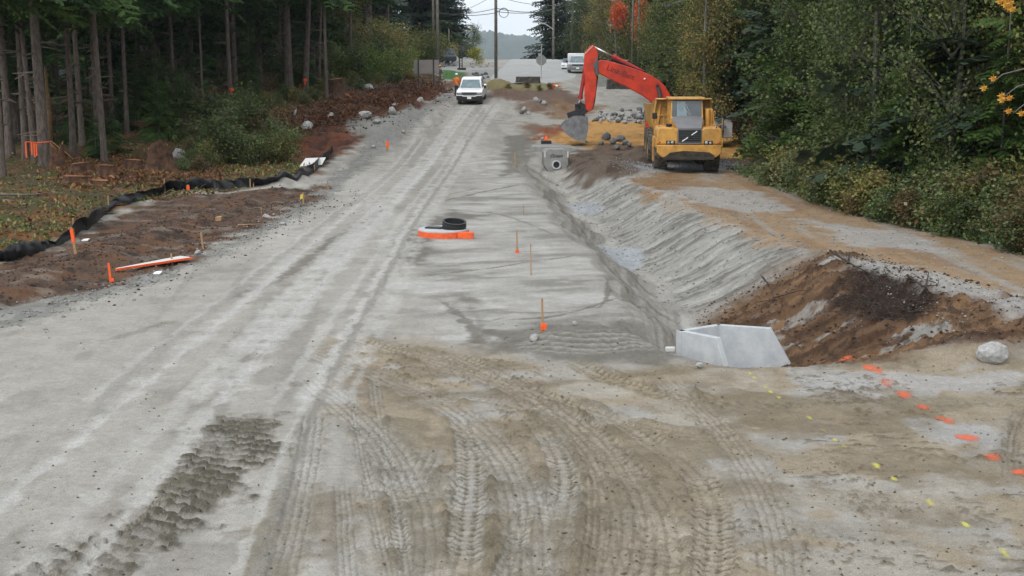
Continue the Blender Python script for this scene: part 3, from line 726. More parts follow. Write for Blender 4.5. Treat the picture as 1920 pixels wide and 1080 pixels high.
def leaf_cloud(C_, n, rad, size, rg, flat=.5):
    P = C_[rg.integers(len(C_), size=n)] + rg.normal(0, 1, (n, 3)) * rad
    D = rg.normal(0, 1, (n, 3)); D[:, 2] = D[:, 2] * flat - .25; D /= np.linalg.norm(D, axis=1)[:, None]
    S = np.cross(D, rg.normal(0, 1, (n, 3)) * [flat, flat, 1]); S /= np.linalg.norm(S, axis=1)[:, None] + 1e-6
    sz = size * rg.uniform(.6, 1.3, (n, 1))
    return quads_of(P, D * sz, S, sz * .36)
def leafy(name, h, w, m, seed, nl, size, limbs=22, low=.1, sp=.28):
    """deciduous crown: limbs carry leaf clusters; returns (crown mesh, stem mesh)"""
    rg = np.random.default_rng(seed); b = MB(); C_ = []
    b.tube([(0, 0, -.3), (rg.normal(0, .04) * h, rg.normal(0, .04) * h, h * .5), (rg.normal(0, .06) * h, rg.normal(0, .06) * h, h * .95)], [h * .013 + .01, h * .009, .008], 6)
    for i in range(limbs):
        z0 = h * rg.uniform(low, .85); a = rg.uniform(0, 6.28); rr = w * rg.uniform(.35, 1) * math.sin(math.pi * min(1, (z0 / h) * .75 + .25)) ** .7
        p0 = Vector((0, 0, z0 * .85)); p1 = Vector((math.cos(a) * rr, math.sin(a) * rr, z0 + rr * rg.uniform(-.1, .5)))
        mid_ = (p0 + p1) / 2 + Vector((0, 0, .1 * rr)); b.tube([p0, mid_, p1], [.016 + h * .002, .01, .004], 4, cap=False)
        for k in range(7):
            t = .3 + .75 * rg.random(); q = p0.lerp(p1, t); C_.append([q.x + rg.normal(0, .12) * w, q.y + rg.normal(0, .12) * w, q.z + rg.normal(0, .06) * w])
            b.tube([p0.lerp(p1, max(0, t - .3)), C_[-1]], [.006, .003], 3, cap=False)
    C_ = np.array(C_); V = leaf_cloud(C_, nl, sp, size, rg).reshape(-1, 3); V[:, 2] = np.maximum(V[:, 2], .02)
    me = npmesh(name, V, np.arange(len(V)).reshape(-1, 4), [m])
    st = bpy.data.meshes.new(name + '_stem'); st.from_pydata(b.v, [], b.f); st.materials.append(M_BARK2)
    return me, st
def mo(name, me, parent):
    o = bpy.data.objects.new(name, me); COL.objects.link(o); o.parent = parent; return o
def plant(kind, label, cat, x_, y_, crown, stem, s=1, sz=None, rz=None, group=None, tr=None, cname='crown', sname='trunk', tilt=0, dz=0):
    z_ = hd(x_, y_) if 9 < y_ < 261 else gz(x_, y_) - .3
    t = thing(kind, label, cat, (x_, y_, z_ - .05 + dz), rz if rz is not None else random.uniform(0, 6.28), group)
    t.scale = (s, s, sz or s)
    if tilt: t.rotation_euler[0] = tilt
    a = mo(sname, stem, t); 
    if tr: a.scale = (tr / s, tr / s, 1)
    if crown: mo(cname, crown, t)
    return t

TR = [trunk_mesh('tall_trunk', 26, 1.0, M_BARK, 40 + i, bend=.5, stubs=34, s0=1.5, k_=4.5) for i in range(4)]
# crowns for tall trees start high; low dead or green sprays come separately
CR_T = [conifer_crown('high_crown', 8.0, 26, 3.6, 120, L_HEM, 50 + i, .8, .4, 9, 5, wid=.028) for i in range(2)]
CR_M = [conifer_crown('mid_crown', 3.2, 24, 3.4, 130, L_HEM, 60 + i, .7, .45, 7, 4, wid=.045) for i in range(3)]
CR_FIR = [conifer_crown('fir_crown', .5, 26, 6.2, 420, L_FIR, 70 + i, .8, .28, 8, 3, pitch=.12, wid=.035) for i in range(2)]
CR_CED = [conifer_crown('cedar_crown', .3, 7.5, 1.9, 100, L_CED, 80 + i, .75, .5, 9, 5, wid=.03) for i in range(3)]
CR_YH = [conifer_crown('young_hemlock', .2, 4.2, 1.5, 70, L_HEM, 90 + i, .7, .45, 8, 4, wid=.035) for i in range(2)]
ST_C = trunk_mesh('thin_trunk', 8, .07, M_BARK2, 99, 7, .1, 20, s0=.8)
ST_H = trunk_mesh('small_trunk', 4.4, .045, M_BARK2, 98, 6, .05, 8, s0=.5)
ST_F = trunk_mesh('fir_trunk', 26, .35, M_BARK, 97, 8, .05, 0)
DEC = [leafy('leafy_crown', 9, 2.6, m_, 110 + i, 9500, .13, 44, .06, .34) for i, m_ in enumerate([L_DEC, L_DE2, L_DEC, L_DE2])]
SHR = [leafy('shrub_leaves', 1.5, 1.0, m_, 120 + i, 2600, .10, 20, .05, .15) for i, m_ in enumerate([L_SAL, L_DEC, L_BRN, L_SAL, L_DE2])]
SHF = [leafy('bush_leaves', 3.0, 1.8, m_, 130 + i, 3400, .14, 26, .05, .28) for i, m_ in enumerate([L_DE2, L_LIM, L_BRN, L_DEC])]
YEL = leafy('yellow_crown', 2.6, 1.3, L_YEL, 140, 2600, .13, 22, .1, .22)
RED = leafy('red_crown', 5, 1.0, L_RED, 141, 2400, .15, 40, .62, .24)
# broad bare-ish trunk rows on the left, each at the foot seen in the photo
LT = [(20, 292, 17, 0), (48, 300, 13, 0), (66, 306, 12, -.02), (86, 312, 24, 0), (138, 292, 13, 0), (155, 272, 12, 0), (196, 306, 12, -.012), (183, 285, 10, 0),
      (258, 190, 10, 0), (277, 182, 15, 0), (296, 182, 16, 0), (328, 150, 12, 0), (347, 140, 13, 0), (238, 250, 9, 0), (382, 232, 5, 0), (433, 198, 10, 0), (441, 178, 12, 0),
      (486, 122, 8, 0), (528, 166, 8, 0), (542, 168, 17, 0), (572, 168, 12, .03), (598, 152, 6, .02), (613, 188, 7, 0), (692, 122, 17, 0), (658, 140, 7, 0), (726, 118, 10, 0), (5, 330, 14, 0), (112, 250, 10, 0), (212, 240, 9, 0), (408, 150, 9, 0)]
lab = ['tall conifer at the left frame edge beside pale thin trunk', 'slim conifer between the edge tree and the flagged trees', 'thin leaning conifer with orange flagging at the left', 'thickest conifer trunk at left, orange flagging tied round it',
       'pale straight conifer just right of the broken snag', 'second slim conifer right of the broken snag', 'lone slender conifer right of the cut stumps, leaning slightly', 'slim conifer just behind the lone slender one']
for i, (px, py, w, lean) in enumerate(LT):
    p = GD(px, py); r_ = w * p.y / 2400 / 2
    t = plant('conifer_tree', lab[i] if i < len(lab) else 'tall bare lower trunk of a conifer along the front of the left woods', 'tree', p.x, p.y, CR_T[i % 2], TR[i % 4],
              tr=r_, group=None if i < len(lab) else 'conifers along the front of the left woods', rz=0 if lean else None)
    if lean: t.rotation_euler[1] = lean * 2
    if i == 18: t['label'] = 'thin conifer left of the trunk with orange paint dot'
    if i == 19: t['label'] = 'stout straight conifer with orange paint dot, mid left woods'
    if i == 20: t['label'] = 'leaning conifer with orange paint dot, right of stout one'
    if i in (18, 19, 20): del t['group']
rg = np.random.default_rng(77); k = 0; pts_ = []
while k < 120:
    Y_ = rg.uniform(70, 178); X_ = rg.uniform(-85, -10)
    edge = np.interp(Y_, [60, 70, 85, 100, 125, 180], [-34, -30, -24, -20, -15.5, -16])
    if X_ > edge - 1.5 or (X_ < -.48 * Y_ - 4): continue
    if any((X_ - a) ** 2 + (Y_ - b) ** 2 < 4.5 for a, b in pts_): continue
    pts_.append((X_, Y_)); k += 1
    plant('conifer_tree', 'conifer standing deep inside the dark woods on the left', 'tree', X_, Y_, (CR_T + CR_T + CR_M)[k % 7], TR[k % 4], tr=rg.uniform(.12, .34), group='conifers deep in the left woods')
k = 0
while k < 46:
    Y_ = rg.uniform(72, 150); X_ = rg.uniform(-60, -10)
    edge = np.interp(Y_, [60, 70, 85, 100, 125, 180], [-31, -27, -21, -18, -13.5, -14])
    if X_ > edge or X_ < -.45 * Y_: continue
    k += 1; c_ = CR_YH[k % 2] if k % 3 else SHF[0][0]; s_ = ST_H if k % 3 else SHF[0][1]
    plant('young_hemlock' if k % 3 else 'understorey_bush', 'young hemlock in the dim understorey of the left woods' if k % 3 else 'dark leafy bush in the dim understorey of the left woods', 'tree' if k % 3 else 'bush',
          X_, Y_, c_, s_, s=rg.uniform(.7, 1.5), group='young hemlocks under the left woods' if k % 3 else 'dark bushes under the left woods')
for k in range(34):
    X_, Y_ = -92 + 2.3 * k + rg.uniform(-1, 1), rg.uniform(178, 198)
    if X_ > -19: continue
    plant('fir_tree', 'dark fir closing the far end of the left woods', 'tree', X_, Y_, CR_FIR[k % 2], ST_F, s=rg.uniform(.8, 1.1), group='dark firs at the far end of the left woods')
# lit sprays and edge growth on the left
for px, py, s_, lb in [(245, 200, 1.25, 'bright green young hemlock between trunks left of centre woods'), (300, 262, .95, 'low young hemlock behind the tall split stump'), (180, 300, .45, 'small green sapling among the cut stumps'),
                       (335, 240, 1.0, 'spreading young hemlock at the edge above the brambles'), (215, 290, .6, 'low green sapling left of the tall stump')]:
    p = GD(px, py); plant('young_hemlock', lb, 'tree', p.x, p.y, CR_YH[0], ST_H, s=s_)
def shrubs(lst, protos, nm, lb, gp, cat='bush', smin=.7, smax=1.2):
    for i, (px, py) in enumerate(lst):
        p = GD(px, py); c_, s_ = protos[i % len(protos)]
        plant(nm, lb, cat, p.x, p.y, c_, s_, s=random.uniform(smin, smax), group=gp, sname='stems', cname='foliage')
jit = lambda a, b, n, dy=6: [(a[0] + (b[0] - a[0]) * (i + .5) / n + random.uniform(-8, 8), a[1] + (b[1] - a[1]) * (i + .5) / n + random.uniform(-dy, dy)) for i in range(n)]
shrubs(jit((330, 322), (545, 300), 12, 12) + jit((360, 295), (520, 260), 10, 12) + jit((330, 262), (500, 235), 9, 8), [SHR[0], SHR[4], SHR[2], SHR[1], SHF[0], SHR[2], SHR[4]], 'bramble_shrub', 'low bramble shrub on the bank above the black silt fence', 'brambles above the silt fence', smin=.45, smax=1.1)
shrubs(jit((430, 215), (600, 185), 10, 8) + jit((600, 172), (770, 150), 10, 6), [SHR[4], SHR[1], SHR[0]], 'low_shrub', 'low shrub along the foot of the left woods behind the brown debris', 'shrubs along the foot of the left woods', smin=.5, smax=.9)
shrubs(jit((640, 150), (775, 140), 7, 4), [SHF[1], SHF[0], SHF[1]], 'green_bush', 'bright green bush left of the grey sign board', 'green bushes left of the sign board', smin=.8, smax=1.2)
shrubs(jit((690, 128), (835, 122), 7, 3), [SHF[0], SHF[3]], 'leafy_bush', 'dark leafy bush behind the grey sign board', 'bushes behind the sign board', smin=1.3, smax=2.0)
for px, lb in [(610, 'broken yellowing tree in the left woods near the big stump'), (650, 'yellow leaved small tree at the right end of the left woods')]:
    p = at(px, 130, 132); plant('autumn_tree', lb, 'tree', p.x, p.y, DEC[0][0], DEC[0][1], s=1.0)
for px, py, s_, lb in [(262, 222, .85, 'bright green cedar reaching out between the left trunks'), (318, 262, .5, 'small bright green cedar behind the tall split stump'), (350, 255, .55, 'small bright green cedar right of the split stump one'), (180, 296, .35, 'tiny bright green cedar behind the cut stumps'), (470, 190, .7, 'bright green cedar in the middle of the left woods')]:
    p = GD(px, py); plant('cedar_tree', lb, 'tree', p.x, p.y, CR_CED[1], ST_C, s=s_)
# right hand woods
redge = lambda Y_: np.interp(Y_, [20, 30, 34, 44, 52, 61, 75, 100, 130, 170], [15.5, 14.6, 13.9, 11.7, 11.2, 11.0, 11.2, 11.6, 13.0, 15])
k = 0; pts_ = []
while k < 118:
    Y_ = rg.uniform(26, 165); X_ = redge(Y_) + rg.exponential(5.5) + .9
    if X_ > .43 * Y_ + 9 or X_ > 55: continue
    if any((X_ - a) ** 2 + (Y_ - b) ** 2 < 2.6 for a, b in pts_): continue
    if 60 < Y_ < 84 and X_ < 17.5: continue
    pts_.append((X_, Y_)); k += 1; i = k % 4; front = X_ < redge(Y_) + 3.5
    plant('alder_tree', 'leafy alder in the front row of the woods beside the track' if front else 'leafy tree deeper in the woods on the right', 'tree', X_, Y_, DEC[i][0], DEC[i][1], s=rg.uniform(.8, 1.25), sz=rg.uniform(.85, 1.45),
          group='front row alders on the right' if front else 'trees deeper in the right woods')
for i, (px, py, s_, lb) in enumerate([(1522, 335, 1.35, 'tall thin cedar with bright drooping fronds above the track bend'), (1690, 395, .85, 'young cedar with pale green fronds in the middle of the right woods'), (1868, 425, 1.05, 'dark cedar near the right frame edge beside orange leaves'),
                                   (1780, 400, 1.15, 'feathery cedar between the young cedar and the right edge'), (1640, 330, .9, 'small cedar behind brush right of the tall thin cedar'), (1455, 330, 1.1, 'dull cedar left of the tall thin cedar'), (1462, 285, 1.0, 'dark cedar just right of the yellow hauler'),
                                   (1360, 215, 1.5, 'tall cedar behind the yellow hauler cab'), (1270, 190, 1.3, 'cedar above the excavator boom'), (1900, 360, 1.2, 'tall cedar cut off by the right frame edge')]):
    p = GD(px, py); x_ = max(p.x, redge(p.y) + 1.3); plant('cedar_tree', lb, 'tree', x_, p.y, CR_CED[i % 3], ST_C, s=s_)
k = 0
while k < 60:
    Y_ = rg.uniform(40, 160); X_ = redge(Y_) + 4 + rg.exponential(9)
    if X_ > .43 * Y_ + 8: continue
    k += 1; plant('conifer_tree', 'tall conifer standing behind the alders on the right', 'tree', X_, Y_, (CR_M + [CR_FIR[0]])[k % 4], TR[k % 4], tr=rg.uniform(.12, .25), group='tall conifers behind the right alders')
k = 0
while k < 130:
    Y_ = 26 + 80 * rg.random() ** 1.3; row = rg.random(); X_ = redge(Y_) + row * 2.2 - .15 + (.6 if Y_ > 60 else 0)
    if X_ > .43 * Y_ + 3: continue
    if 58 < Y_ < 84 and X_ < 13.5: continue
    k += 1; i = [0, 1, 2, 4, 3, 2, 1][k % 7]
    plant('roadside_shrub', ['broad leaved shrub at the edge of the gravel track', 'dull green shrub at the edge of the gravel track', 'browning twiggy shrub at the edge of the gravel track', 'broad leaved shrub at the edge of the gravel track', 'dark shrub at the edge of the gravel track'][i],
          'bush', X_, Y_, SHR[i][0], SHR[i][1], s=rg.uniform(.4, 1.1) * (1 + row * .5), group=['broad leaved shrubs by the track', 'dull green shrubs by the track', 'browning shrubs by the track', 'broad leaved shrubs by the track', 'dark shrubs by the track'][i], sname='stems', cname='foliage')
# maple leaves hanging at the right edge
for i, (px, py, n_, lb) in enumerate([(1885, 8, 7, 'orange maple leaves hanging at the top right corner'), (1884, 180, 4, 'pair of orange maple leaves hanging over the right woods'), (1900, 212, 2, 'low orange maple leaves near the right frame edge'), (1856, 157, 2, 'small orange leaves left of the hanging pair')]):
    p = at(px, py, 28.5); b = MB(); q_ = []
    for j in range(n_):
        c_ = Vector((random.uniform(-.15, .15), random.uniform(-.1, .1), random.uniform(-.13, .13)))
        pl = []
        for a in range(16):
            rr = .11 * (1 if a % 2 == 0 else .5) * (1 if a % 4 == 0 else .8) ; pl.append(c_ + Vector((math.sin(a * math.pi / 8) * rr, .03 * math.cos(a), math.cos(a * math.pi / 8) * rr)))
        b.add(pl, [tuple(range(16))])
    t = thing('maple_sprig', lb, 'leaves', p); b.build('leaf', L_ORG, t)
    MB().tube([(0, 0, 0), (.5, .6, .2), (1.6, 1.8, .35), (3.5, 4, .1)], [.006, .012, .02, .03], 5).build('twig', M_BARK2, t)
# far centre
for (X_, Y_, s_, i, lb) in [(-12.2, 222, 1.0, 0, 'large dark fir left of the sky gap'), (-15.5, 214, 1.05, 1, 'dark fir behind the left utility poles'), (-22, 205, 1.1, 0, 'dark fir at the left of the far firs'), (8.3, 244, .98, 1, 'drooping fir right of the sky gap beyond the road crest'),
                         (14.5, 238, 1.1, 0, 'dark fir right of the far street lamp'), (-14, 250, 1.1, 0, 'far fir behind the large dark fir'), (22, 225, 1.1, 1, 'dark fir behind the far right poles')]:
    plant('fir_tree', lb, 'tree', X_, Y_, CR_FIR[i], ST_F, s=s_)
for (X_, Y_, s_, pr, lb) in [(-6.2, 212, .75, DEC[3], 'round grey green tree at the left side of the crest'), (-8.7, 190, 1.0, YEL, 'yellowing shrub right of the basketball hoop'), (-4.6, 168, .95, YEL, 'small yellow shrub left of the tall central pole'), (11.0, 158, 1.3, DEC[2], 'olive bushy tree beyond the parked pickup'),
                         (13.5, 148, 1.25, DEC[0], 'brownish bushy tree below the red maples'), (17, 150, 1.3, DEC[2], 'olive bushy tree right of the red maples'), (9.5, 175, 1.2, DEC[3], 'grey green tree left of the far bushy trees'), (12.5, 185, 1.5, DEC[1], 'dark bushy tree behind the far bushy trees'), (12.2, 106, 1.0, YEL, 'lime yellow shrub at the edge of the right woods'),
                         (20, 170, 1.5, DEC[1], 'dark rounded tree behind the twin poles')]:
    plant('small_tree', lb, 'tree', X_, Y_, pr[0], pr[1], s=s_)
for px, py, Y_, s_, lb in [(1160, 28, 142, 1.15, 'red maple left of the twin poles'), (1203, 24, 138, 1.0, 'orange red maple right of the twin poles'), (1196, 55, 136, .8, 'lower red maple behind the twin poles')]:
    p = at(px, py, Y_); z_ = gz(p.x, Y_); t = plant('red_maple', lb, 'tree', p.x, Y_, RED[0], RED[1], s=s_, sz=(p.z - z_) / 3.6)
shrubs([(990, 165), (953, 168), (1030, 167), (1012, 170)], [SHR[2], SHR[1]], 'weedy_shrub', 'low weedy shrub by the concrete barriers at the road end', 'weedy shrubs at the road end', smin=.35, smax=.6)
# far blue wooded hill
gx = np.linspace(-1500, 1500, 700); gy = np.linspace(3300, 5100, 36); A, B = np.meshgrid(gx, gy)
Zh = -60 + 150 * ss(3300, 4500, B) * (.86 + .13 * np.sin(A / 120 + 2.4)) + 22 * fbm(A / 60, B / 90, 4, 120) + 12 * np.abs(fbm(A / 9, B / 30, 3, 121))
vid = np.arange(A.size).reshape(A.shape); q = np.stack([vid[:-1, :-1], vid[:-1, 1:], vid[1:, 1:], vid[1:, :-1]], -1).reshape(-1, 4)
o = bpy.data.objects.new('hill', npmesh('hill', np.stack([A, B, Zh], -1).reshape(-1, 3), q, [mat('wooded_hill', (.03, .045, .025), .95, .5, .08)])); COL.objects.link(o); tag(o, kind='structure')
# ground plants nobody could count
def scatter(name, n, fn, m, size, seed, up=.5, asp=.36, lift=.1, kind='stuff', label=None, cat=None):
    rg = np.random.default_rng(seed); P = []
    while len(P) < n:
        q_ = fn(rg)
        if q_ is not None: P.append((q_[0], q_[1], hd(q_[0], q_[1]) + rg.uniform(0, lift)))
    P = np.array(P); D = rg.normal(0, 1, (n, 3)); D[:, 2] = np.abs(D[:, 2]) * up; D /= np.linalg.norm(D, axis=1)[:, None]
    S = np.cross(D, rg.normal(0, 1, (n, 3))); S /= np.linalg.norm(S, axis=1)[:, None]
    sz = size * rg.uniform(.5, 1.5, (n, 1)); V = quads_of(P, D * sz, S, sz * asp).reshape(-1, 3)
    o = bpy.data.objects.new(name, npmesh(name, V, np.arange(len(V)).reshape(-1, 4), [m])); COL.objects.link(o); tag(o, label, cat, kind=kind); return o
fxy = [tuple(G(a, b).xy) for a, b in fence_px]
def fence_x(Y_):
    q = sorted(fxy, key=lambda p: p[1]); return np.interp(Y_, [p[1] for p in q], [p[0] for p in q])
def f_left(rg):
    Y_ = 32 + 100 * rg.random() ** 1.2; X_ = (fence_x(min(Y_, 68)) if Y_ < 68 else np.interp(Y_, [68, 100, 125], [-11.5, -13, -13])) - rg.exponential(7) - .3
    return (X_, Y_) if X_ > -.46 * Y_ else None
def f_right(rg):
    Y_ = 26 + 90 * rg.random() ** 1.4; X_ = redge(Y_) - .35 + rg.exponential(1.5); return (X_, Y_) if not (64 < Y_ < 84 and X_ < 13) else None
scatter('undergrowth', 9000, f_left, L_DE2, .15, 208, .9, .2, .12, label='dark green weeds over the cleared woodland floor', cat='undergrowth')
scatter('undergrowth', 6000, f_left, L_DEC, .16, 201, .9, .2, .12, label='olive weeds and moss over the cleared woodland floor', cat='undergrowth')
scatter('fallen_leaves', 11000, f_left, L_RUST, .14, 202, .35, .3, .05, label='rusty fallen leaves and bark over the left woods floor', cat='leaf litter')
def f_ridge(rg):
    f = rg.random(); p = G(520 + 310 * f + rg.uniform(-60, 15), 262 - 98 * f + rg.uniform(-26, 12)); return (p.x, p.y)
def f_stump(rg):
    p = G(rg.uniform(110, 420), rg.uniform(296, 352)); return (p.x, p.y)
scatter('bark_debris', 9000, f_stump, L_RUST, .15, 207, .5, .24, .12, label='orange brown bark and splinters around the cut stumps', cat='bark debris')
scatter('dead_bracken', 11000, f_ridge, L_RUST, .18, 205, .8, .22, .25, label='rusty dead bracken over the left debris bank', cat='bracken')
scatter('verge_weeds', 9000, f_right, L_SAL, .12, 203, .9, .3, .2, label='small weeds along the right edge of the track', cat='weeds')
# ------------------------------------------------------------------ vehicle materials
YEL_P = mat('machine_yellow', alb((216, 162, 78), .95), .55, .3, 1.6, c2=alb((176, 130, 66)), bump=.06, coat=.05)
GREY_P = mat('dusty_grey_panel', alb((128, 128, 130)), .6, .12, 2)
DARK = mat('dark_metal', (.022, .022, .023), .6, .4, 5, bump=.1)
MUDDY = mat('muddy_underside', (.05, .04, .03), .9, .5, 3, bump=.3)
TYRE = mat('tyre_rubber', (.045, .04, .034), .9, .4, 3, c2=(.15, .128, .10), bump=.3)
RIMY = mat('yellow_rim', alb((190, 140, 60)), .6, .4, 4, c2=(.12, .09, .05))
CHR = mat('bright_metal', (.62, .63, .64), .25, .1, 5, metal=.7)
WHITE = mat('white_paint', (.80, .81, .82), .35, .05, 3, coat=.4)
SILV = mat('silver_paint', alb((196, 198, 200)), .4, .08, 3, coat=.3)
GLASS = mat('window_glass', (.05, .065, .07), .06, .3, 1.2, spec=.9)
GLASSB = mat('painted_sky_glass', alb((112, 134, 140)), .12, .35, 1.4, spec=.9)  # sky reflection painted into the glass as a pale base colour
LAMP = mat('lamp_lens', (.35, .36, .36), .1, .6, 12, spec=.9)
LMK = mat('white_mark', (.82, .82, .82), .5, .02, 3)
ORG_P = mat('excavator_orange', alb((214, 60, 30), 1.0), .5, .25, 1.2, c2=alb((176, 52, 32)), bump=.05, coat=.05)
STEEL = mat('worn_steel', (.14, .142, .145), .5, .5, 3, c2=(.07, .068, .065), metal=.4, bump=.2)
BLK = mat('black_plastic', (.012, .012, .013), .55, .3, 6)
MARK = mat('dark_lettering', (.16, .022, .014), .6, .1, 5)
BLUEP = mat('blue_paint', alb((58, 88, 140)), .35, .1, 4, coat=.3)

def lettering(name, text, size, m, parent, loc, rot, shear=0, ext=.004):
    cu = bpy.data.curves.new(name, 'FONT'); cu.body = text; cu.size = size; cu.extrude = ext; cu.shear = shear; cu.align_x = 'CENTER'; cu.align_y = 'CENTER'
    tmp = bpy.data.objects.new('tmp', cu); COL.objects.link(tmp); bpy.context.view_layer.update()
    me = bpy.data.meshes.new_from_object(tmp.evaluated_get(bpy.context.evaluated_depsgraph_get())); bpy.data.objects.remove(tmp)
    me.name = name; me.materials.clear(); me.materials.append(m)
    o = bpy.data.objects.new(name, me); COL.objects.link(o); o.parent = parent; o.location = loc; o.rotation_euler = rot; return o
def wheel(parent, x_, y_, z_, r, w, rimm, lugs=22, name='wheel', lugd=.05):
    s = 1 if x_ > 0 else -1
    b = MB(); b.lathe([(r * .58, -w / 2), (r * .93, -w / 2), (r * .985, -w * .36), (r, 0), (r * .985, w * .36), (r * .93, w / 2), (r * .58, w / 2), (r * .54, 0)], 40)
    for k in range(lugs):
        a = 2 * math.pi * k / lugs
        for q in (-1, 1):
            m = Matrix.Rotation(a + (q > 0) * math.pi / lugs, 4, 'X') @ Matrix.Translation((q * w * .27, 0, r + lugd * .3)) @ Matrix.Rotation(q * R(28), 4, 'Z')
            b.box((0, 0, 0), (w * .46, r * .13, lugd), M=m)
    wo = MB(); wo.lathe([(r * .1, s * w * .30), (r * .5, s * w * .26), (r * .575, s * w * .44), (r * .6, s * w * .44), (r * .6, -s * w * .4), (r * .1, -s * w * .3)], 28)
    wo.lathe([(.001, s * w * .36), (r * .2, s * w * .36), (r * .24, s * w * .28), (.001, s * w * .27)], 16)
    e = bpy.data.objects.new(name, None); COL.objects.link(e); e.parent = parent; e.location = (x_, y_, z_)
    b.build('tyre', TYRE, e, smooth=False); wo.build('rim', rimm, e, smooth=False)
    return e

# ------------------------------------------------------------------ articulated hauler
p = GD(1290, 325)
hl = thing('dump_truck', 'big muddy yellow articulated dump truck parked nose-on at the right', 'dump truck', (p.x, p.y, gz(p.x, p.y) - .03), R(-2.2)); hl.scale = (.96, .96, .96)
for (xx, yy) in ((-1.30, 1.5), (1.30, 1.5), (-1.32, 6.0), (1.32, 6.0), (-1.32, 7.9), (1.32, 7.9)): wheel(hl, xx, yy, .93, .93, .68, RIMY)
b = MB(); b.box((0, 1.2, 1.0), (1.5, 2.4, .5)); b.box((0, 5.5, 1.15), (.9, 8, .4)); b.cyl((-1.2, 1.5, .93), (1.2, 1.5, .93), .16)
b.cyl((-1.2, 6, .93), (1.2, 6, .93), .16); b.cyl((-1.2, 7.9, .93), (1.2, 7.9, .93), .16); b.box((0, 1.5, .95), (.55, .6, .5)); b.box((0, 3.3, 1.2), (.7, 1.4, .7))
b.build('chassis', MUDDY, hl, bevel=.03)
# bumper: upper lip and lower belly with chamfered corners
b = MB(); out_ = [(-1.60, 1.46), (1.60, 1.46), (1.60, 1.06), (1.38, .86), (.9, .74), (-.9, .74), (-1.38, .86), (-1.60, 1.06)]
b.prism([(a, -.38, z) for a, z in out_], (0, .34, 0)); bu = b.build('front_bumper', YEL_P, hl, bevel=.05, seg=3)
b = MB(); b.prism([(a * 1.0, -.384, z) for a, z in [(-1.2, .88), (-.95, 1.08), (-.3, 1.17), (.4, 1.14), (1.0, 1.10), (1.3, .92), (.88, .745), (-.88, .745)]], (0, .05, 0)); b.build('mud_coat', MUDDY, bu, bevel=.01)
b = MB(); b.box((0, -.30, .80), (2.5, .5, .16)); b.box((0, .6, .85), (2.0, 1.4, .3)); b.build('belly_plate', MUDDY, hl, bevel=.03)
for sx in (-1, 1):
    b = MB(); pr = [(.55, 1.47), (1.60, 1.47), (1.63, 2.1), (1.55, 2.27), (1.38, 2.33), (.72, 2.30), (.55, 2.18)]
    b.prism([(sx * a, -.33, z) for a, z in pr], (0, 2.3, 0)); b.build('fender', YEL_P, hl, bevel=.09, seg=4)
    b = MB(); b.box((sx * 1.62, .9, 1.55), (.08, 2.4, .5)); b.build('fender_skirt', YEL_P, hl, bevel=.03)
    h_ = MB(); h_.box((sx * .93, -.335, 1.56), (.44, .03, .21)); ho = h_.build('headlight', BLK, hl, bevel=.01)
    h_ = MB(); h_.ball((sx * .84, -.35, 1.57), (.085, .03, .08)); h_.ball((sx * 1.03, -.35, 1.56), (.075, .03, .07)); h_.build('lens', LAMP, ho, smooth=True)
    h_ = MB(); h_.ball((sx * 1.47, -.335, 1.58), (.05, .02, .05)); h_.build('indicator', ORG_P, hl, smooth=True)
# hood
b = MB()
V = [(-.56, -.36, 1.47), (.56, -.36, 1.47), (.60, -.33, 2.23), (-.60, -.33, 2.23), (-.80, 1.3, 2.78), (.80, 1.3, 2.78), (.82, 1.3, 1.47), (-.82, 1.3, 1.47)]
b.add(V, [(0, 1, 2, 3), (3, 2, 5, 4), (5, 6, 7, 4), (0, 3, 4, 7), (1, 6, 5, 2), (0, 7, 6, 1)]); hd_o = b.build('hood', YEL_P, hl, bevel=.05, seg=3)
b = MB(); nrm = Vector((0, -.32, .95)).normalized() * .012
b.prism([Vector(q) + nrm for q in [(-.58, -.345, 2.24), (.58, -.345, 2.24), (.80, 1.0, 2.69), (.50, 1.28, 2.785), (-.50, 1.28, 2.785), (-.80, 1.0, 2.69)]], nrm * 2); b.build('hood_cover', GREY_P, hd_o, bevel=.012)
b = MB(); b.prism([(a, -.385, z) for a, z in [(-.58, 1.50), (.58, 1.50), (.60, 2.24), (-.60, 2.24)]], (0, .04, 0)); b.build('grille_surround', GREY_P, hl, bevel=.015)
b = MB(); b.box((0, -.392, 1.90), (1.10, .02, .62)); g_ = b.build('grille', BLK, hl, bevel=.005)
b = MB()
for k in range(6): b.box((0, -.408, 1.63 + k * .105), (1.08, .035, .032))
b.build('grille_bars', mat('grille_slat', (.055, .06, .07), .5), g_, bevel=.006)
b = MB(); b.bar((-.37, -.435, 1.64), (.36, -.435, 2.14), .014, .05); b.build('emblem_bar', LMK, g_)
b = MB(); b.box((0, -.44, 1.89), (.17, .02, .17), rot=Matrix.Rotation(0, 4, 'Y')); b.build('emblem_plate', DARK, g_, bevel=.02)
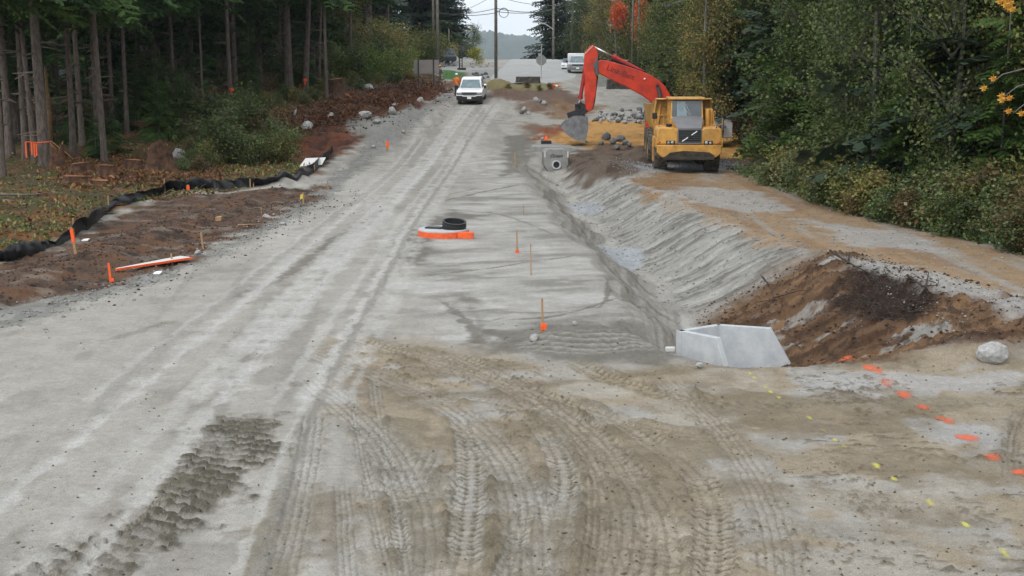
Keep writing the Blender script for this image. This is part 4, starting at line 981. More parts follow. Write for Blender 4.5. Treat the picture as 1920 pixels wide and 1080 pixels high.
# cab
b = MB()
for sx in (-1, 1):
    b.prism([(sx * .84, 1.20, 2.35), (sx * .80, 1.48, 3.62), (sx * .80, 1.60, 3.62), (sx * .84, 1.36, 2.35)], (-sx * .09, 0, 0))
    b.box((sx * .80, 2.1, 2.9), (.10, .10, 1.45)); b.box((sx * .80, 2.95, 2.9), (.10, .12, 1.45)); b.box((sx * .81, 2.1, 2.1), (.12, 1.8, 1.0))
b.box((0, 2.95, 2.3), (1.6, .1, 1.5)); b.box((0, 1.22, 2.5), (1.6, .1, .5)); b.build('cab', YEL_P, hl, bevel=.02)
b = MB(); b.box((0, 2.2, 3.67), (1.86, 1.72, .12)); b.box((0, 1.42, 3.655), (1.70, .3, .07)); b.build('cab_roof', YEL_P, hl, bevel=.05, seg=3)
b = MB(); b.prism([(-.76, 1.29, 2.72), (.76, 1.29, 2.72), (.72, 1.47, 3.60), (-.72, 1.47, 3.60)], (0, .02, 0)); ws_ = b.build('windshield', GLASS, hl)
b = MB(); b.prism([(-.50, 1.272, 2.80), (.02, 1.272, 2.80), (-.10, 1.445, 3.55), (-.50, 1.445, 3.55)], (0, .012, 0)); b.build('painted_reflection', GLASSB, ws_)  # thin paler sheet, paints a sky reflection on part of the glass
b = MB(); b.bar((-.28, 1.40, 3.42), (.14, 1.25, 2.84), .022); b.bar((-.10, 1.40, 3.46), (.22, 1.25, 2.84), .02); b.bar((-.28, 1.41, 3.42), (-.1, 1.41, 3.50), .02); b.build('wiper', CHR, ws_)
for sx in (-1, 1):
    b = MB(); b.box((sx * .80, 1.85, 3.1), (.02, .5, .9)); b.box((sx * .80, 2.52, 3.1), (.02, .75, .9)); b.build('side_window', GLASS, hl)
b = MB(); b.box((0, 2.7, 3.2), (.5, .15, .6)); b.box((0, 2.4, 2.7), (.55, .55, .2)); b.build('seat', BLK, hl, bevel=.05)
# dump body
b = MB()
fr = [(-1.25, 1.75), (1.25, 1.75), (1.60, 2.35), (1.42, 3.55), (-1.42, 3.55), (-1.60, 2.35)]
b.prism([(a, 3.6, z) for a, z in fr], (0, .1, 0))
for sx in (-1, 1):
    b.prism([(sx * 1.60, 3.55, 2.35), (sx * 1.42, 3.35, 3.62), (sx * 1.58, 4.6, 3.35), (sx * 1.66, 9.2, 3.2), (sx * 1.62, 9.2, 2.3), (sx * 1.25, 9.2, 1.75), (sx * 1.25, 3.6, 1.75)], (-sx * .09, 0, 0))
b.box((0, 6.4, 1.75), (2.5, 5.7, .1)); b.box((0, 3.35, 3.6), (2.9, .6, .07)); db = b.build('dump_body', YEL_P, hl, bevel=.03)
b = MB()
for zz in (2.2, 2.75, 3.25): b.box((0, 3.56, zz), (2.9 - abs(zz - 2.5) * .3, .07, .08))
for xx in (-1.15, 1.15): b.bar((xx * 1.15, 3.55, 2.0), (xx, 3.55, 3.5), .09)
b.build('body_rib', YEL_P, db, bevel=.01)
# mirrors, rails, steps, exhaust
for sx in (-1, 1):
    b = MB(); b.tube([(sx * 1.40, .4, 2.3), (sx * 1.66, .2, 2.5), (sx * 1.68, .2, 3.0)], .022, 6); m_ = b.build('mirror_arm', YEL_P, hl)
    b = MB(); b.box((sx * 1.70, .2, 2.86), (.24, .08, .30) if sx < 0 else (.1, .06, .2)); b.build('mirror', BLK, m_, bevel=.02)
b = MB(); b.tube([(1.38, .9, 2.3), (1.38, .9, 3.05), (1.38, 1.5, 3.05), (1.38, 1.5, 2.3)], .025, 6); b.build('handrail', YEL_P, hl); b = MB(); b.tube([(-1.2, .9, 2.3), (-1.2, .9, 2.78), (-.9, 1.3, 2.78)], .022, 6); b.build('handrail', YEL_P, hl)
b = MB(); b.box((-.98, .25, 2.40), (.28, .3, .14)); b.cyl((-.98, .1, 2.30), (-.98, .1, 2.46), .06); b.build('air_intake', BLK, hl, bevel=.03)
b = MB(); b.cyl((1.08, 1.5, 2.2), (1.08, 1.5, 3.15), .11); b.box((1.15, 2.1, 2.65), (.4, .9, 1.0)); b.build('exhaust_stack', YEL_P, hl, bevel=.03)
b = MB()
for k in range(4): b.box((-1.66, 1.3, .62 + k * .32), (.10, .5, .05))
b.box((-1.68, 1.06, 1.15), (.05, .05, 1.2)); b.box((-1.68, 1.54, 1.15), (.05, .05, 1.2)); b.build('step_ladder', YEL_P, hl, bevel=.01)

# ------------------------------------------------------------------ tracked excavator, boom parallel to the picture
EY = 76.0
ex0 = at(1295, 285, EY); exz = gz(ex0.x, EY) - .05
ex = thing('excavator', 'large orange boom excavator with silver body standing behind the yellow dump truck', 'excavator', (ex0.x, EY, exz))
EM = Matrix.Translation((-ex0.x, -EY, -exz))
def q2(px, py, dy=0):
    return EM @ at(px, py, EY + dy * 1.0) if dy == 0 else EM @ (at(px, py, EY) + Vector((0, dy, 0)))
def plate(pts, t, dy=0):
    b = MB(); P = [q2(*p) + Vector((0, dy - t / 2, 0)) for p in pts]; b.prism(P, (0, t, 0)); return b
boom = plate([(1117, 116), (1113, 124), (1116, 133), (1124, 138), (1150, 152), (1180, 166), (1205, 180), (1222, 192), (1232, 205), (1240, 236), (1262, 240), (1268, 222), (1262, 200), (1256, 178), (1247, 162), (1235, 150), (1220, 141), (1200, 132), (1170, 122), (1140, 114), (1126, 112)], .42).build('boom', ORG_P, ex, bevel=.05)
b = MB()
for (px, py, r_) in [(1232, 161, .10)]: c_ = q2(px, py); b.cyl(c_ + Vector((0, -.27, 0)), c_ + Vector((0, .27, 0)), r_)
b.build('boom_pin', DARK, boom)
b = MB(); c_ = q2(1208, 148); b.ball(c_ + Vector((0, -.23, 0)), (.06, .05, .06)); b.build('work_light', LMK, boom, smooth=True)
b = MB(); b.tube([q2(1120, 112, -.1), q2(1145, 110, -.1), q2(1175, 122, -.1), (q2(1210, 136, -.1))], .05, 6); b.tube([q2(1122, 114, .1), q2(1150, 114, .1), q2(1178, 125, .1), q2(1212, 138, .1), q2(1245, 160, .1)], .05, 6); b.build('hydraulic_hose', BLK, boom, smooth=True)
le = lettering('lettering', 'Link-Belt', .48, MARK, boom, tuple(q2(1163, 136) + Vector((0, -.222, 0))), (R(90), R(21.5), 0), .0, .008)
le.rotation_euler = (R(90), 0, 0); le.rotation_euler = (Matrix.Rotation(R(21), 4, 'Y') @ Matrix.Rotation(R(90), 4, 'X')).to_euler()
stick = plate([(1107, 86), (1114, 86), (1121, 98), (1121, 118), (1119, 140), (1118, 170), (1111, 205), (1098, 212), (1096, 180), (1096, 142), (1094, 128), (1096, 100)], .34).build('stick', ORG_P, ex, bevel=.04)
plate([(1095.5, 100), (1111, 84.5), (1113, 86), (1097.5, 101.5)], .40).build('stick_cap', mat('bright_orange_lip', alb((240, 150, 130)), .4), stick)
plate([(1112, 122), (1121, 104), (1122.5, 140), (1116, 142)], .46).build('stick_bracket', STEEL, stick, bevel=.03)
plate([(1118, 142), (1122, 142), (1116, 190), (1112, 205), (1108, 206)], .2, .12).build('stick_edge', BLK, stick)
# cylinders
b = MB(); b.cyl(q2(1114, 88), q2(1152, 107), .055, n=12); b.build('arm_cylinder_rod', CHR, ex, smooth=True)
b = MB(); b.cyl(q2(1150, 106), q2(1206, 136), .13, n=14); b.cyl(q2(1149, 105.5), q2(1154, 108), .17, n=14); b.build('arm_cylinder', mat('cylinder_red', alb((188, 52, 40)), .4, .2), ex, smooth=False)
b = MB(); b.cyl(q2(1097, 130), q2(1088, 184), .115, n=14); b.cyl(q2(1088.5, 180), q2(1087.5, 186), .15); b.build('bucket_cylinder', mat('cylinder_dull_red', alb((170, 50, 44)), .45, .2), ex)
b = MB(); b.cyl(q2(1087.5, 186), q2(1084, 200), .05); b.build('bucket_cylinder_rod', CHR, ex)
b = MB(); b.bar(q2(1083, 194), q2(1085, 218), .12, .34); b.bar(q2(1084, 196), q2(1101, 205), .10, .40); b.cyl(q2(1084, 196) + Vector((0, -.28, 0)), q2(1084, 196) + Vector((0, .28, 0)), .09); b.build('bucket_linkage', DARK, ex, bevel=.02)
for dy in (-.46, .46):
    b = MB(); b.cyl(q2(1233, 164, dy), q2(1240, 205, dy), .12); b.cyl(q2(1240, 200, dy), q2(1243, 238, dy), .17); b.build('boom_cylinder', STEEL, ex)
# bucket: curved shell open to the lower right
prof = [(1101, 219), (1090, 216), (1074, 217), (1062, 224), (1051, 237), (1060, 250), (1076, 260), (1096, 265)]
P = [q2(*p) for p in prof]; c_ = q2(1092, 238); hw = .72; b = MB()
for i in range(len(P) - 1):
    a_, d_ = P[i], P[i + 1]; n_ = ((a_ + d_) / 2 - c_).normalized() * .06
    b.add([a_ + Vector((0, -hw, 0)), d_ + Vector((0, -hw, 0)), d_ + Vector((0, hw, 0)), a_ + Vector((0, hw, 0)), a_ - n_ + Vector((0, -hw, 0)), d_ - n_ + Vector((0, -hw, 0)), d_ - n_ + Vector((0, hw, 0)), a_ - n_ + Vector((0, hw, 0))],
          [(0, 1, 2, 3), (7, 6, 5, 4), (0, 4, 5, 1), (1, 5, 6, 2), (2, 6, 7, 3), (3, 7, 4, 0)])
bk = b.build('bucket', STEEL, ex)
bk.rotation_euler = (0, 0, 0)
for dy in (-hw, hw):
    b = MB(); b.prism([v + Vector((0, dy - .02, 0)) for v in P] + [q2(1102, 240) + Vector((0, dy - .02, 0))], (0, .04, 0)); b.build('side_plate', mat('bucket_side_steel', (.20, .20, .205), .5, .35, 3, metal=.3, bump=.1), bk)
for k in range(5):
    b = MB(); yy = -hw + .12 + k * (2 * hw - .24) / 4; t0 = q2(1096, 265) + Vector((0, yy, 0)); b.bar(t0, t0 + Vector((.16, 0, -.03)), .1, .07); b.build('tooth', STEEL, bk)
b = MB(); b.bar(q2(1088, 218) + Vector((0, -.22, 0)), q2(1100, 206) + Vector((0, -.22, 0)), .09, .2); b.bar(q2(1088, 218) + Vector((0, .22, 0)), q2(1100, 206) + Vector((0, .22, 0)), .09, .2); b.bar(q2(1066, 224), q2(1096, 214), .2, .8); b.build('bucket_ear', DARK, bk, bevel=.02)
# body
zt = q2(1340, 222).z; zb = q2(1340, 256).z; xr = q2(1367, 240).x
b = MB(); b.prism([(a, -1.28, z) for a, z in [(xr - 3.9, zb), (xr - .05, zb), (xr, zb + .12), (xr, zt - .22), (xr - .16, zt), (xr - 2.2, zt), (xr - 2.3, zt - .2), (xr - 3.9, zt - .3)]], (0, 2.56, 0)); body = b.build('house', SILV, ex, bevel=.05, seg=3)
b = MB(); b.box((xr - .55, -1.285, (zt + zb) / 2), (.03, .03, zt - zb - .1)); b.box((xr - 1.6, -1.285, (zt + zb) / 2), (.03, .03, zt - zb - .1)); b.build('panel_gap', BLK, body)
b = MB(); b.prism([(xr - 1.45, -1.31, zb + .08), (xr - .62, -1.31, zb + .08), (xr - .50, -1.31, zb + .42), (xr - .64, -1.31, zb + .42), (xr - .74, -1.31, zb + .16), (xr - .86, -1.31, zb + .40), (xr - 1.45, -1.31, zb + .28)], (0, .02, 0)); b.build('black_stripe', BLK, body)
lettering('model_lettering', '210', .36, BLK, body, (xr - .98, -1.30, zb + .60), (R(90), 0, 0), .25, .008)
lettering('model_lettering', 'LX', .16, BLK, body, (xr - .48, -1.30, zb + .62), (R(90), 0, 0), 0, .008)
b = MB(); b.box((xr - 1.5, -.6, zt + .18), (.5, .4, .3)); b.cyl((xr - .9, 0, zt), (xr - .9, 0, zt + .5), .07); b.tube([(xr - 2.2, -1.15, zt), (xr - 2.2, -1.15, zt + .35), (xr - .8, -1.15, zt + .35), (xr - .8, -1.15, zt)], .03, 6); b.build('engine_deck_fittings', DARK, ex, bevel=.02)
b = MB(); b.box((xr - 4.3, -.75, zb + .85), (1.5, .95, 1.65)); cb = b.build('cab', ORG_P, ex, bevel=.08, seg=3)
b = MB(); b.box((xr - 4.2, -1.232, zb + 1.1), (1.1, .02, .85)); b.box((xr - 5.055, -.75, zb + 1.05), (.02, .8, 1.0)); b.build('cab_window', GLASS, cb)
for dy in (-1.15, 1.15):
    b = MB(); zc = .48; xc0 = xr - 2.7
    b.prism([(xc0 + 2.0 * math.cos(a) + (1.0 if math.cos(a) > 0 else -1.0) * 0 if False else xc0 + (1.6 if math.cos(a) >= 0 else -1.6) + .45 * math.cos(a), dy - .3, zc + .45 * math.sin(a)) for a in [k * math.pi / 12 + .01 for k in range(24)]], (0, .6, 0)); b.build('track', TYRE, ex, bevel=.02)
b = MB(); b.cyl((xr - 2.7, 0, .7), (xr - 2.7, 0, zb + .02), .6, n=24); b.box((xr - 2.7, 0, .6), (1.6, 1.8, .35)); b.build('undercarriage', DARK, ex, bevel=.03)

# ------------------------------------------------------------------ pickups and cars seen from the front
def pickup(t, paint, trim, tall=1.88, w=1.96, canopy=None, plate_=True, dark=False, side_tilt=0):
    hw = w / 2
    for sx in (-1, 1):
        for yy in (.95, 4.45): wheel(t, sx * (hw - .17), yy, .39, .39, .27, GREY_P, lugs=14, lugd=.02)
    b = MB(); pr = [(0, .62), (.02, 1.02), (.25, 1.10), (1.45, 1.18), (3.6, 1.18), (5.4, 1.18), (5.45, .55), (4.9, .52), (4.85, .75), (4.45, .86), (4.05, .75), (4.0, .48), (1.4, .48), (1.35, .75), (.95, .86), (.55, .75), (.5, .5), (0, .5)]
    b.prism([(-hw, y_, z_) for y_, z_ in pr], (w, 0, 0)); b.build('body', paint, t, bevel=.06, seg=3)
    b = MB(); pr = [(1.35, 1.16), (2.05, tall - .06), (2.25, tall), (3.55, tall), (3.75, tall - .1), (3.9, 1.16)]
    b.prism([(-hw + .12, y_, z_) for y_, z_ in pr], (w - .24, 0, 0))
    for v in range(len(b.v)):
        X_, Y_, Z_ = b.v[v]
        if Z_ > 1.3: b.v[v] = (X_ * .86, Y_, Z_)
    cb = b.build('cab', paint, t, bevel=.05, seg=3)
    b = MB(); a0, a1 = (1.40, 1.22), (1.98, tall - .13); e = .012
    b.prism([(-hw + .20, a0[0] - e, a0[1] + e), (hw - .20, a0[0] - e, a0[1] + e), ((hw - .28) * .90, a1[0] - e, a1[1] + e), (-(hw - .28) * .90, a1[0] - e, a1[1] + e)], (0, -.012, .008)); b.build('windshield', GLASSB, cb)
    for sx in (-1, 1):
        b = MB(); q = (hw - .12)
        b.prism([(sx * (q + .005), 1.62, 1.24), (sx * (q + .005), 3.6, 1.24), (sx * (q * .872 + .005), 3.45, tall - .16), (sx * (q * .872 + .005), 2.15, tall - .16)], (sx * .01, 0, 0)); b.build('side_window', GLASS, cb)
        b = MB(); b.box((sx * (hw + .11), 1.5, 1.28), (.2, .1, .24)); b.build('mirror', BLK if not dark else BLK, t, bevel=.03)
        b = MB(); b.box((sx * (hw - .24), -.01, .90), (.42, .06, .17)); h_ = b.build('headlight', GREY_P, t, bevel=.02)
        b = MB(); b.box((sx * (hw - .26), -.05, .91), (.26, .02, .11)); b.build('lens', LAMP, h_, bevel=.01)
    b = MB(); b.box((0, -.01, .90), (w - .86, .06, .20)); g_ = b.build('grille', BLK, t, bevel=.02)
    b = MB()
    for k in range(3): b.box((0, -.045, .84 + k * .06), (w - .92, .015, .014))
    b.build('grille_bars', GREY_P, g_)
    b = MB(); b.prism([(-hw, -.06, .80), (-.55, -.06, .80), (-.42, -.06, .735), (.42, -.06, .735), (.55, -.06, .80), (hw, -.06, .80), (hw, -.06, .74), (.6, -.06, .73), (.45, -.06, .665), (-.45, -.06, .665), (-.6, -.06, .73), (-hw, -.06, .74)], (0, .1, 0)); b.build('bumper_trim', paint if not dark else CHR, t)
    b = MB(); b.prism([(a, -.04, z) for a, z in [(-hw, .75), (hw, .75), (hw, .42), (hw - .3, .34), (-hw + .3, .34), (-hw, .42)]], (0, .3, 0)); bm_ = b.build('front_bumper', BLK if not dark else GREY_P, t, bevel=.03)
    if plate_:
        b = MB(); b.box((0, -.075, .575), (.32, .015, .16)); b.build('number_plate', LMK, bm_)
    b = MB(); b.box((0, 2.6, .45), (1.3, 4.6, .2)); b.build('underside', BLK, t)
    if canopy:
        b = MB(); b.prism([(-hw + .05, y_, z_) for y_, z_ in [(3.2, 1.15), (3.2, tall + .22), (5.4, tall + .2), (5.45, 1.15)]], (w - .1, 0, 0)); b.build('canopy', canopy, t, bevel=.06)
p = GD(880, 197); pk = thing('pickup_truck', 'white pickup facing the camera on the dirt road beside the orange vested person', 'pickup', (p.x, p.y, p.z - .02), R(-2.5)); pickup(pk, WHITE, BLK, tall=1.92, w=2.0)
gth = math.atan2(gz(p.x, p.y + 5) - p.z, 5); pk.rotation_euler = (gth * .9, 0, R(-3))
p = GD(1083, 138); pk2 = thing('pickup_truck', 'parked pickup with white canopy and silver grille beyond the excavator stick', 'pickup', p, R(-1)); pickup(pk2, SILV, CHR, tall=1.95, w=2.05, canopy=WHITE, dark=True)
p = GD(1062, 133); car = thing('parked_car', 'small blue and white car tucked behind the parked pickup', 'car', (p.x + .35, p.y + 3, p.z), R(-4))
for sx in (-1, 1):
    for yy in (.7, 3.3): wheel(car, sx * .68, yy, .32, .32, .2, GREY_P, lugs=12, lugd=.01)
b = MB(); b.prism([(-.85, y_, z_) for y_, z_ in [(0, .35), (0, .75), (.9, .92), (3.9, .95), (4.1, .5), (4.0, .3), (.1, .3)]], (1.7, 0, 0)); b.build('body', WHITE, car, bevel=.06, seg=3)
b = MB(); b.prism([(-.68, y_, z_) for y_, z_ in [(.95, .9), (1.7, 1.42), (3.0, 1.42), (3.8, .92)]], (1.36, 0, 0)); b.build('cab', BLUEP, car, bevel=.08, seg=3)
b = MB(); b.prism([(-.58, 1.0, .97), (.58, 1.0, .97), (.52, 1.6, 1.38), (-.52, 1.6, 1.38)], (0, -.03, .02)); b.build('windshield', GLASS, car)
for sx in (-1, 1): b = MB(); b.box((sx * .6, -.01, .62), (.34, .04, .14)); b.build('headlight', LAMP, car, bevel=.02)

# ------------------------------------------------------------------ people
SKIN = mat('skin', (.45, .28, .20), .6); JEANS = mat('dark_trousers', (.035, .04, .06), .9, .3, 12); GREYC = mat('grey_workwear', (.16, .165, .16), .95, .5, 9, c2=(.045, .048, .05))
ORGC = mat('orange_hivis', alb((250, 110, 30), 1.1), .8, .15, 10); WHAT = mat('white_hardhat', (.8, .8, .78), .35); YHAT = mat('yellow_hardhat', alb((226, 180, 90)), .4); BOOT = mat('boot_leather', (.05, .04, .03), .8); BOOTW = mat('pale_boot', (.55, .54, .52), .8)
def skinm(name, verts, edges, radii, m, parent, sub=1):
    me = bpy.data.meshes.new(name); me.from_pydata(verts, edges, []); me.materials.append(m)
    o = bpy.data.objects.new(name, me); COL.objects.link(o); o.parent = parent
    sk = o.modifiers.new('skin', 'SKIN'); sk.use_smooth_shade = True
    lay = me.skin_vertices[0].data if me.skin_vertices else None
    if lay is None:
        bm = bmesh.new(); bm.from_mesh(me); bm.verts.layers.skin.verify(); bm.to_mesh(me); bm.free(); lay = me.skin_vertices[0].data
    for i, r_ in enumerate(radii): lay[i].radius = r_ if isinstance(r_, tuple) else (r_, r_)
    lay[0].use_root = True
    s = o.modifiers.new('sub', 'SUBSURF'); s.levels = sub; s.render_levels = sub
    return o
def person(t, arms, legs, jacket, trousers, hat, boot):
    """arms / legs: dict side -> list of joint positions"""
    J = [(0, 0, .95), (0, 0, 1.12), (0, 0, 1.32), (0, 0, 1.47), (0, 0, 1.56)]; E = [(0, 1), (1, 2), (2, 3), (3, 4)]; Rr = [(.155, .11), (.145, .10), (.165, .11), (.06, .06), (.055, .055)]
    def chain(start, pts, rs):
        pv = start
        for q, r_ in zip(pts, rs): J.append(q); Rr.append(r_); E.append((pv, len(J) - 1)); pv = len(J) - 1
        return pv
    for sx in (-1, 1):
        chain(2, [(sx * .18, 0, 1.41)] + arms[sx], [.06, .042, .034, .022])
        chain(0, [(sx * .10, 0, .88)] + legs[sx], [.085, .058, .04, .04])
    skinm('body', J, E, Rr, SKIN, t)
    b = MB(); b.ball((0, -.01, 1.665), (.078, .098, .115), 14, 10); b.box((0, -.115, 1.655), (.028, .04, .045)); b.ball((-.082, .0, 1.66), (.012, .025, .035), 6, 5); b.ball((.082, 0, 1.66), (.012, .025, .035), 6, 5)
    hd_ = b.build('head', SKIN, t, smooth=True)
    b = MB(); b.ball((-.03, -.098, 1.68), (.012, .006, .008), 6, 4); b.ball((.03, -.098, 1.68), (.012, .006, .008), 6, 4); b.box((0, -.103, 1.608), (.045, .008, .008)); b.build('face_features', BOOT, hd_)
    b = MB(); b.ball((0, 0, 1.715), (.125, .145, .105), 16, 9); b.prism([(math.cos(a) * .15, -.02 + math.sin(a) * .185, 1.70) for a in [k * math.pi / 8 for k in range(16)]], (0, 0, .015)); b.build('hard_hat', hat, t, smooth=True)
    J2 = [(0, 0, 1.12), (0, 0, .90), (0, 0, 1.32), (0, 0, 1.45)]; E2 = [(0, 1), (0, 2), (2, 3)]; R2 = [(.175, .13), (.19, .14), (.19, .135), (.075, .07)]
    for sx in (-1, 1):
        J2 += [(sx * .19, 0, 1.40)] + arms[sx][:2]; k = len(J2); E2 += [(2, k - 3), (k - 3, k - 2), (k - 2, k - 1)]; R2 += [.082, .064, .05]
    jk = skinm('jacket', J2, E2, R2, jacket, t)
    J3 = [(0, 0, .96), (0, 0, .90)]; E3 = [(0, 1)]; R3 = [(.165, .125), (.17, .13)]
    for sx in (-1, 1):
        J3 += [(sx * .10, 0, .84)] + legs[sx][:2]; k = len(J3); E3 += [(1, k - 3), (k - 3, k - 2), (k - 2, k - 1)]; R3 += [.105, .08, .065]
    skinm('trousers', J3, E3, R3, trousers, t)
    for sx in (-1, 1):
        an = Vector(legs[sx][1]); b = MB(); b.ball(an + Vector((0, -.06, -.03)), (.055, .14, .05), 10, 6); b.cyl(an + Vector((0, .01, -.02)), an + Vector((0, .01, .14)), .058, n=10); b.build('boot', boot, t, smooth=True)
        h_ = Vector(arms[sx][1]); dr = (Vector(arms[sx][2]) - h_).normalized(); b = MB(); b.ball(h_ + dr * .05, (.035, .022, .045), 8, 6)
        for k in range(4):
            u = Vector((0, (k - 1.5) * .018, 0)); b.tube([h_ + dr * .07 + u, h_ + dr * (.11 - abs(k - 1.5) * .008) + u, h_ + dr * (.15 - abs(k - 1.3) * .012) + u + Vector((-sx * .012, 0, 0))], [.009, .008, .006], 5)
        b.tube([h_ + dr * .03 + Vector((0, -.03, 0)), h_ + dr * .075 + Vector((0, -.055, 0)), h_ + dr * .10 + Vector((0, -.05, 0))], [.01, .009, .007], 5); b.build('hand', SKIN, t, smooth=True)
    return jk
legs = {-1: [(-.11, -.02, .50), (-.12, .02, .09), (-.12, -.12, .03)], 1: [(.11, -.03, .50), (.13, -.0, .09), (.13, -.14, .03)]}
p = GD(855, 178); z_ = at(857, 138, 102).z - 1.80
yp = next(v / 4 for v in range(412, 520) if at(856, 138, v / 4).z - gz(at(856, 138, v / 4).x, v / 4) < 1.82)
t = thing('person', 'person in orange high visibility jacket and white hard hat beside the white pickup', 'person', (at(856, 160, yp).x, yp, gz(at(856, 160, yp).x, yp)), R(150)); t.scale = (1.02, 1.02, 1.02)
jk = person(t, {-1: [(-.27, .0, 1.14), (-.22, -.16, .97), (-.2, -.24, .92)], 1: [(.27, .0, 1.14), (.22, -.17, .98), (.2, -.25, .94)]}, legs, ORGC, JEANS, WHAT, BOOT)
b = MB(); b.prism([(-.13, .125, 1.0), (-.10, .125, 1.0), (.10, .135, 1.40), (.07, .135, 1.40)], (0, .02, 0)); b.prism([(.13, .125, 1.0), (.10, .125, 1.0), (-.10, .135, 1.40), (-.07, .135, 1.40)], (0, .022, 0)); b.build('reflective_tape', mat('reflective_tape', alb((220, 200, 110)), .4), jk)
legs2 = {-1: [(-.10, -.10, .50), (-.08, .0, .09), (-.08, -.12, .03)], 1: [(.12, .04, .50), (.16, .12, .09), (.17, -.0, .03)]}
p = GD(825, 159)
t = thing('person', 'person in grey work clothes and yellow hard hat standing on the brown bank', 'person', (p.x, p.y, p.z), R(60))
person(t, {-1: [(-.25, -.03, 1.14), (-.24, -.10, .90), (-.24, -.14, .80)], 1: [(.25, -.06, 1.14), (.20, -.26, 1.02), (.18, -.34, .98)]}, legs2, GREYC, GREYC, YHAT, BOOTW)
# ------------------------------------------------------------------ concrete things
CONC = mat('pale_concrete', alb((200, 202, 203)), .8, .10, 3, c2=alb((176, 181, 186)), bump=.15, bscale=30)
CONCL = mat('concrete_top_edge', alb((214, 214, 210)), .8, .05, 6)
CONG = mat('grey_concrete', alb((150, 150, 146)), .85, .2, 3, bump=.2, bscale=20)
OLDC = mat('stained_barrier', alb((92, 90, 84)), .9, .5, 3, c2=alb((44, 42, 38)), bump=.3)
def vq(px, py, z):
    d = ray(px, py); k = (z - H) / d.z; return Vector((d.x * k, d.y * k, z))
ZT = .10; P1, P2, P3, P4 = vq(1268, 619, ZT), vq(1345, 607, ZT), vq(1343, 634, ZT), vq(1446, 613.5, ZT)
hwl = thing('culvert_headwall', 'white precast concrete headwall with two sloping wings set in the ditch end', 'culvert headwall', (P1.x, P1.y, -.9))
off = -Vector(hwl.location); TH = .14
def wall(a, b_, low_a, low_b, th, side, name, ext=None):
    d = (b_ - a); d.z = 0; dn = d.normalized(); n = Vector((-dn.y, dn.x, 0)) * th * side
    P = [a, b_, (b_ + dn * (ext or 0)) * 1.0]
    P[2] = Vector((P[2].x, P[2].y, low_b)); poly = [a + off, b_ + off, P[2] + off, Vector((a.x, a.y, low_a)) + off]
    b = MB(); b.prism(poly, n); return b.build(name, CONC, hwl, bevel=.008)
wall(P1, P2, -.95, -.95, TH, -1, 'back_wall')
wall(P1, P3, -.95, -.95, TH, 1, 'wing_wall', ext=.42)
wall(P2, P4, -.95, -.95, TH, -1, 'wing_wall', ext=.62)
b = MB(); b.prism([Vector((q.x, q.y, -.94)) + off for q in (P1, P3 + (P3 - P1) * .35, P4 + (P4 - P2) * .45, P2)], (0, 0, .1)); b.build('floor_slab', CONC, hwl)
b = MB(); q = P1 + off; b.box((q.x - .10, q.y + .1, q.z - .42), (.2, .12, .1)); b.build('lifting_lug', CONCL, hwl, bevel=.02)
# catch basin
p = GD(1043, 320); s_ = p.y / 2400
cb = thing('catch_basin', 'grey precast concrete catch basin with round pipe hole in the ditch', 'catch basin', (p.x, p.y + .1, p.z - .15), R(6))
w_, h_ = 46 * s_, 40 * s_ + .15
b = MB(); b.prism([(a, 0, z) for a, z in [(-w_ * .28, 0), (w_ * .28, 0), (w_ * .5, h_ * .35), (w_ * .5, h_ * .86), (w_ * .36, h_), (-w_ * .36, h_), (-w_ * .5, h_ * .86), (-w_ * .5, h_ * .35)]], (0, 1.0, 0)); bo = b.build('box', CONG, cb, bevel=.03)
b = MB(); b.lathe([(.17, -.06), (.25, -.06), (.25, .02), (.17, .02)], 20, M=Matrix.Translation((0, -.03, h_ * .36)) @ Matrix.Rotation(R(90), 4, 'Z')); b.build('pipe_collar', CONC, cb)
b = MB(); b.cyl((0, -.035, h_ * .36), (0, -.005, h_ * .36), .17, n=20); b.build('pipe_hole', BLK, cb)
for sx in (-1, 1): b = MB(); b.box((sx * w_ * .47, -.01, h_ * .78), (.07, .04, .3)); b.build('groove', CONCL, cb)
lettering('lettering', 'Ocean', .26, BLK, cb, (0, -.012, h_ * .72), (R(90), 0, 0), .3, .004)
p = GD(1040, 284); b = MB(); b.prism([(-1.4, 0, 0), (1.5, 0, 0), (1.5, 0, .16), (.9, 0, .30), (-1.3, 0, .34)], (0, 1.6, 0)); o = b.build('concrete_slab', CONG, None, bevel=.03); o.location = (p.x, p.y, p.z - .05)
tag(o, 'long low concrete slab lying just above the catch basin', 'slab')
p = GD(1024, 269); t = thing('grate_frame', 'black iron grate with orange flag lying on the slab edge', 'grate', (p.x, p.y, p.z + .02)); b = MB(); b.box((0, 0, .08), (.62, .5, .16)); b.build('frame', BLK, t, bevel=.02)
b = MB(); b.add([(-.05, -.1, .16), (.12, -.15, .18), (.05, -.1, .45), (-.1, -.05, .35)], [(0, 1, 2, 3)]); b.prism([(-.12, .1, .16), (.1, .1, .16), (.0, .1, .5)], (0, .03, 0)); b.build('flag', mat('orange_flag', alb((255, 100, 50), 1.05), .8), t)
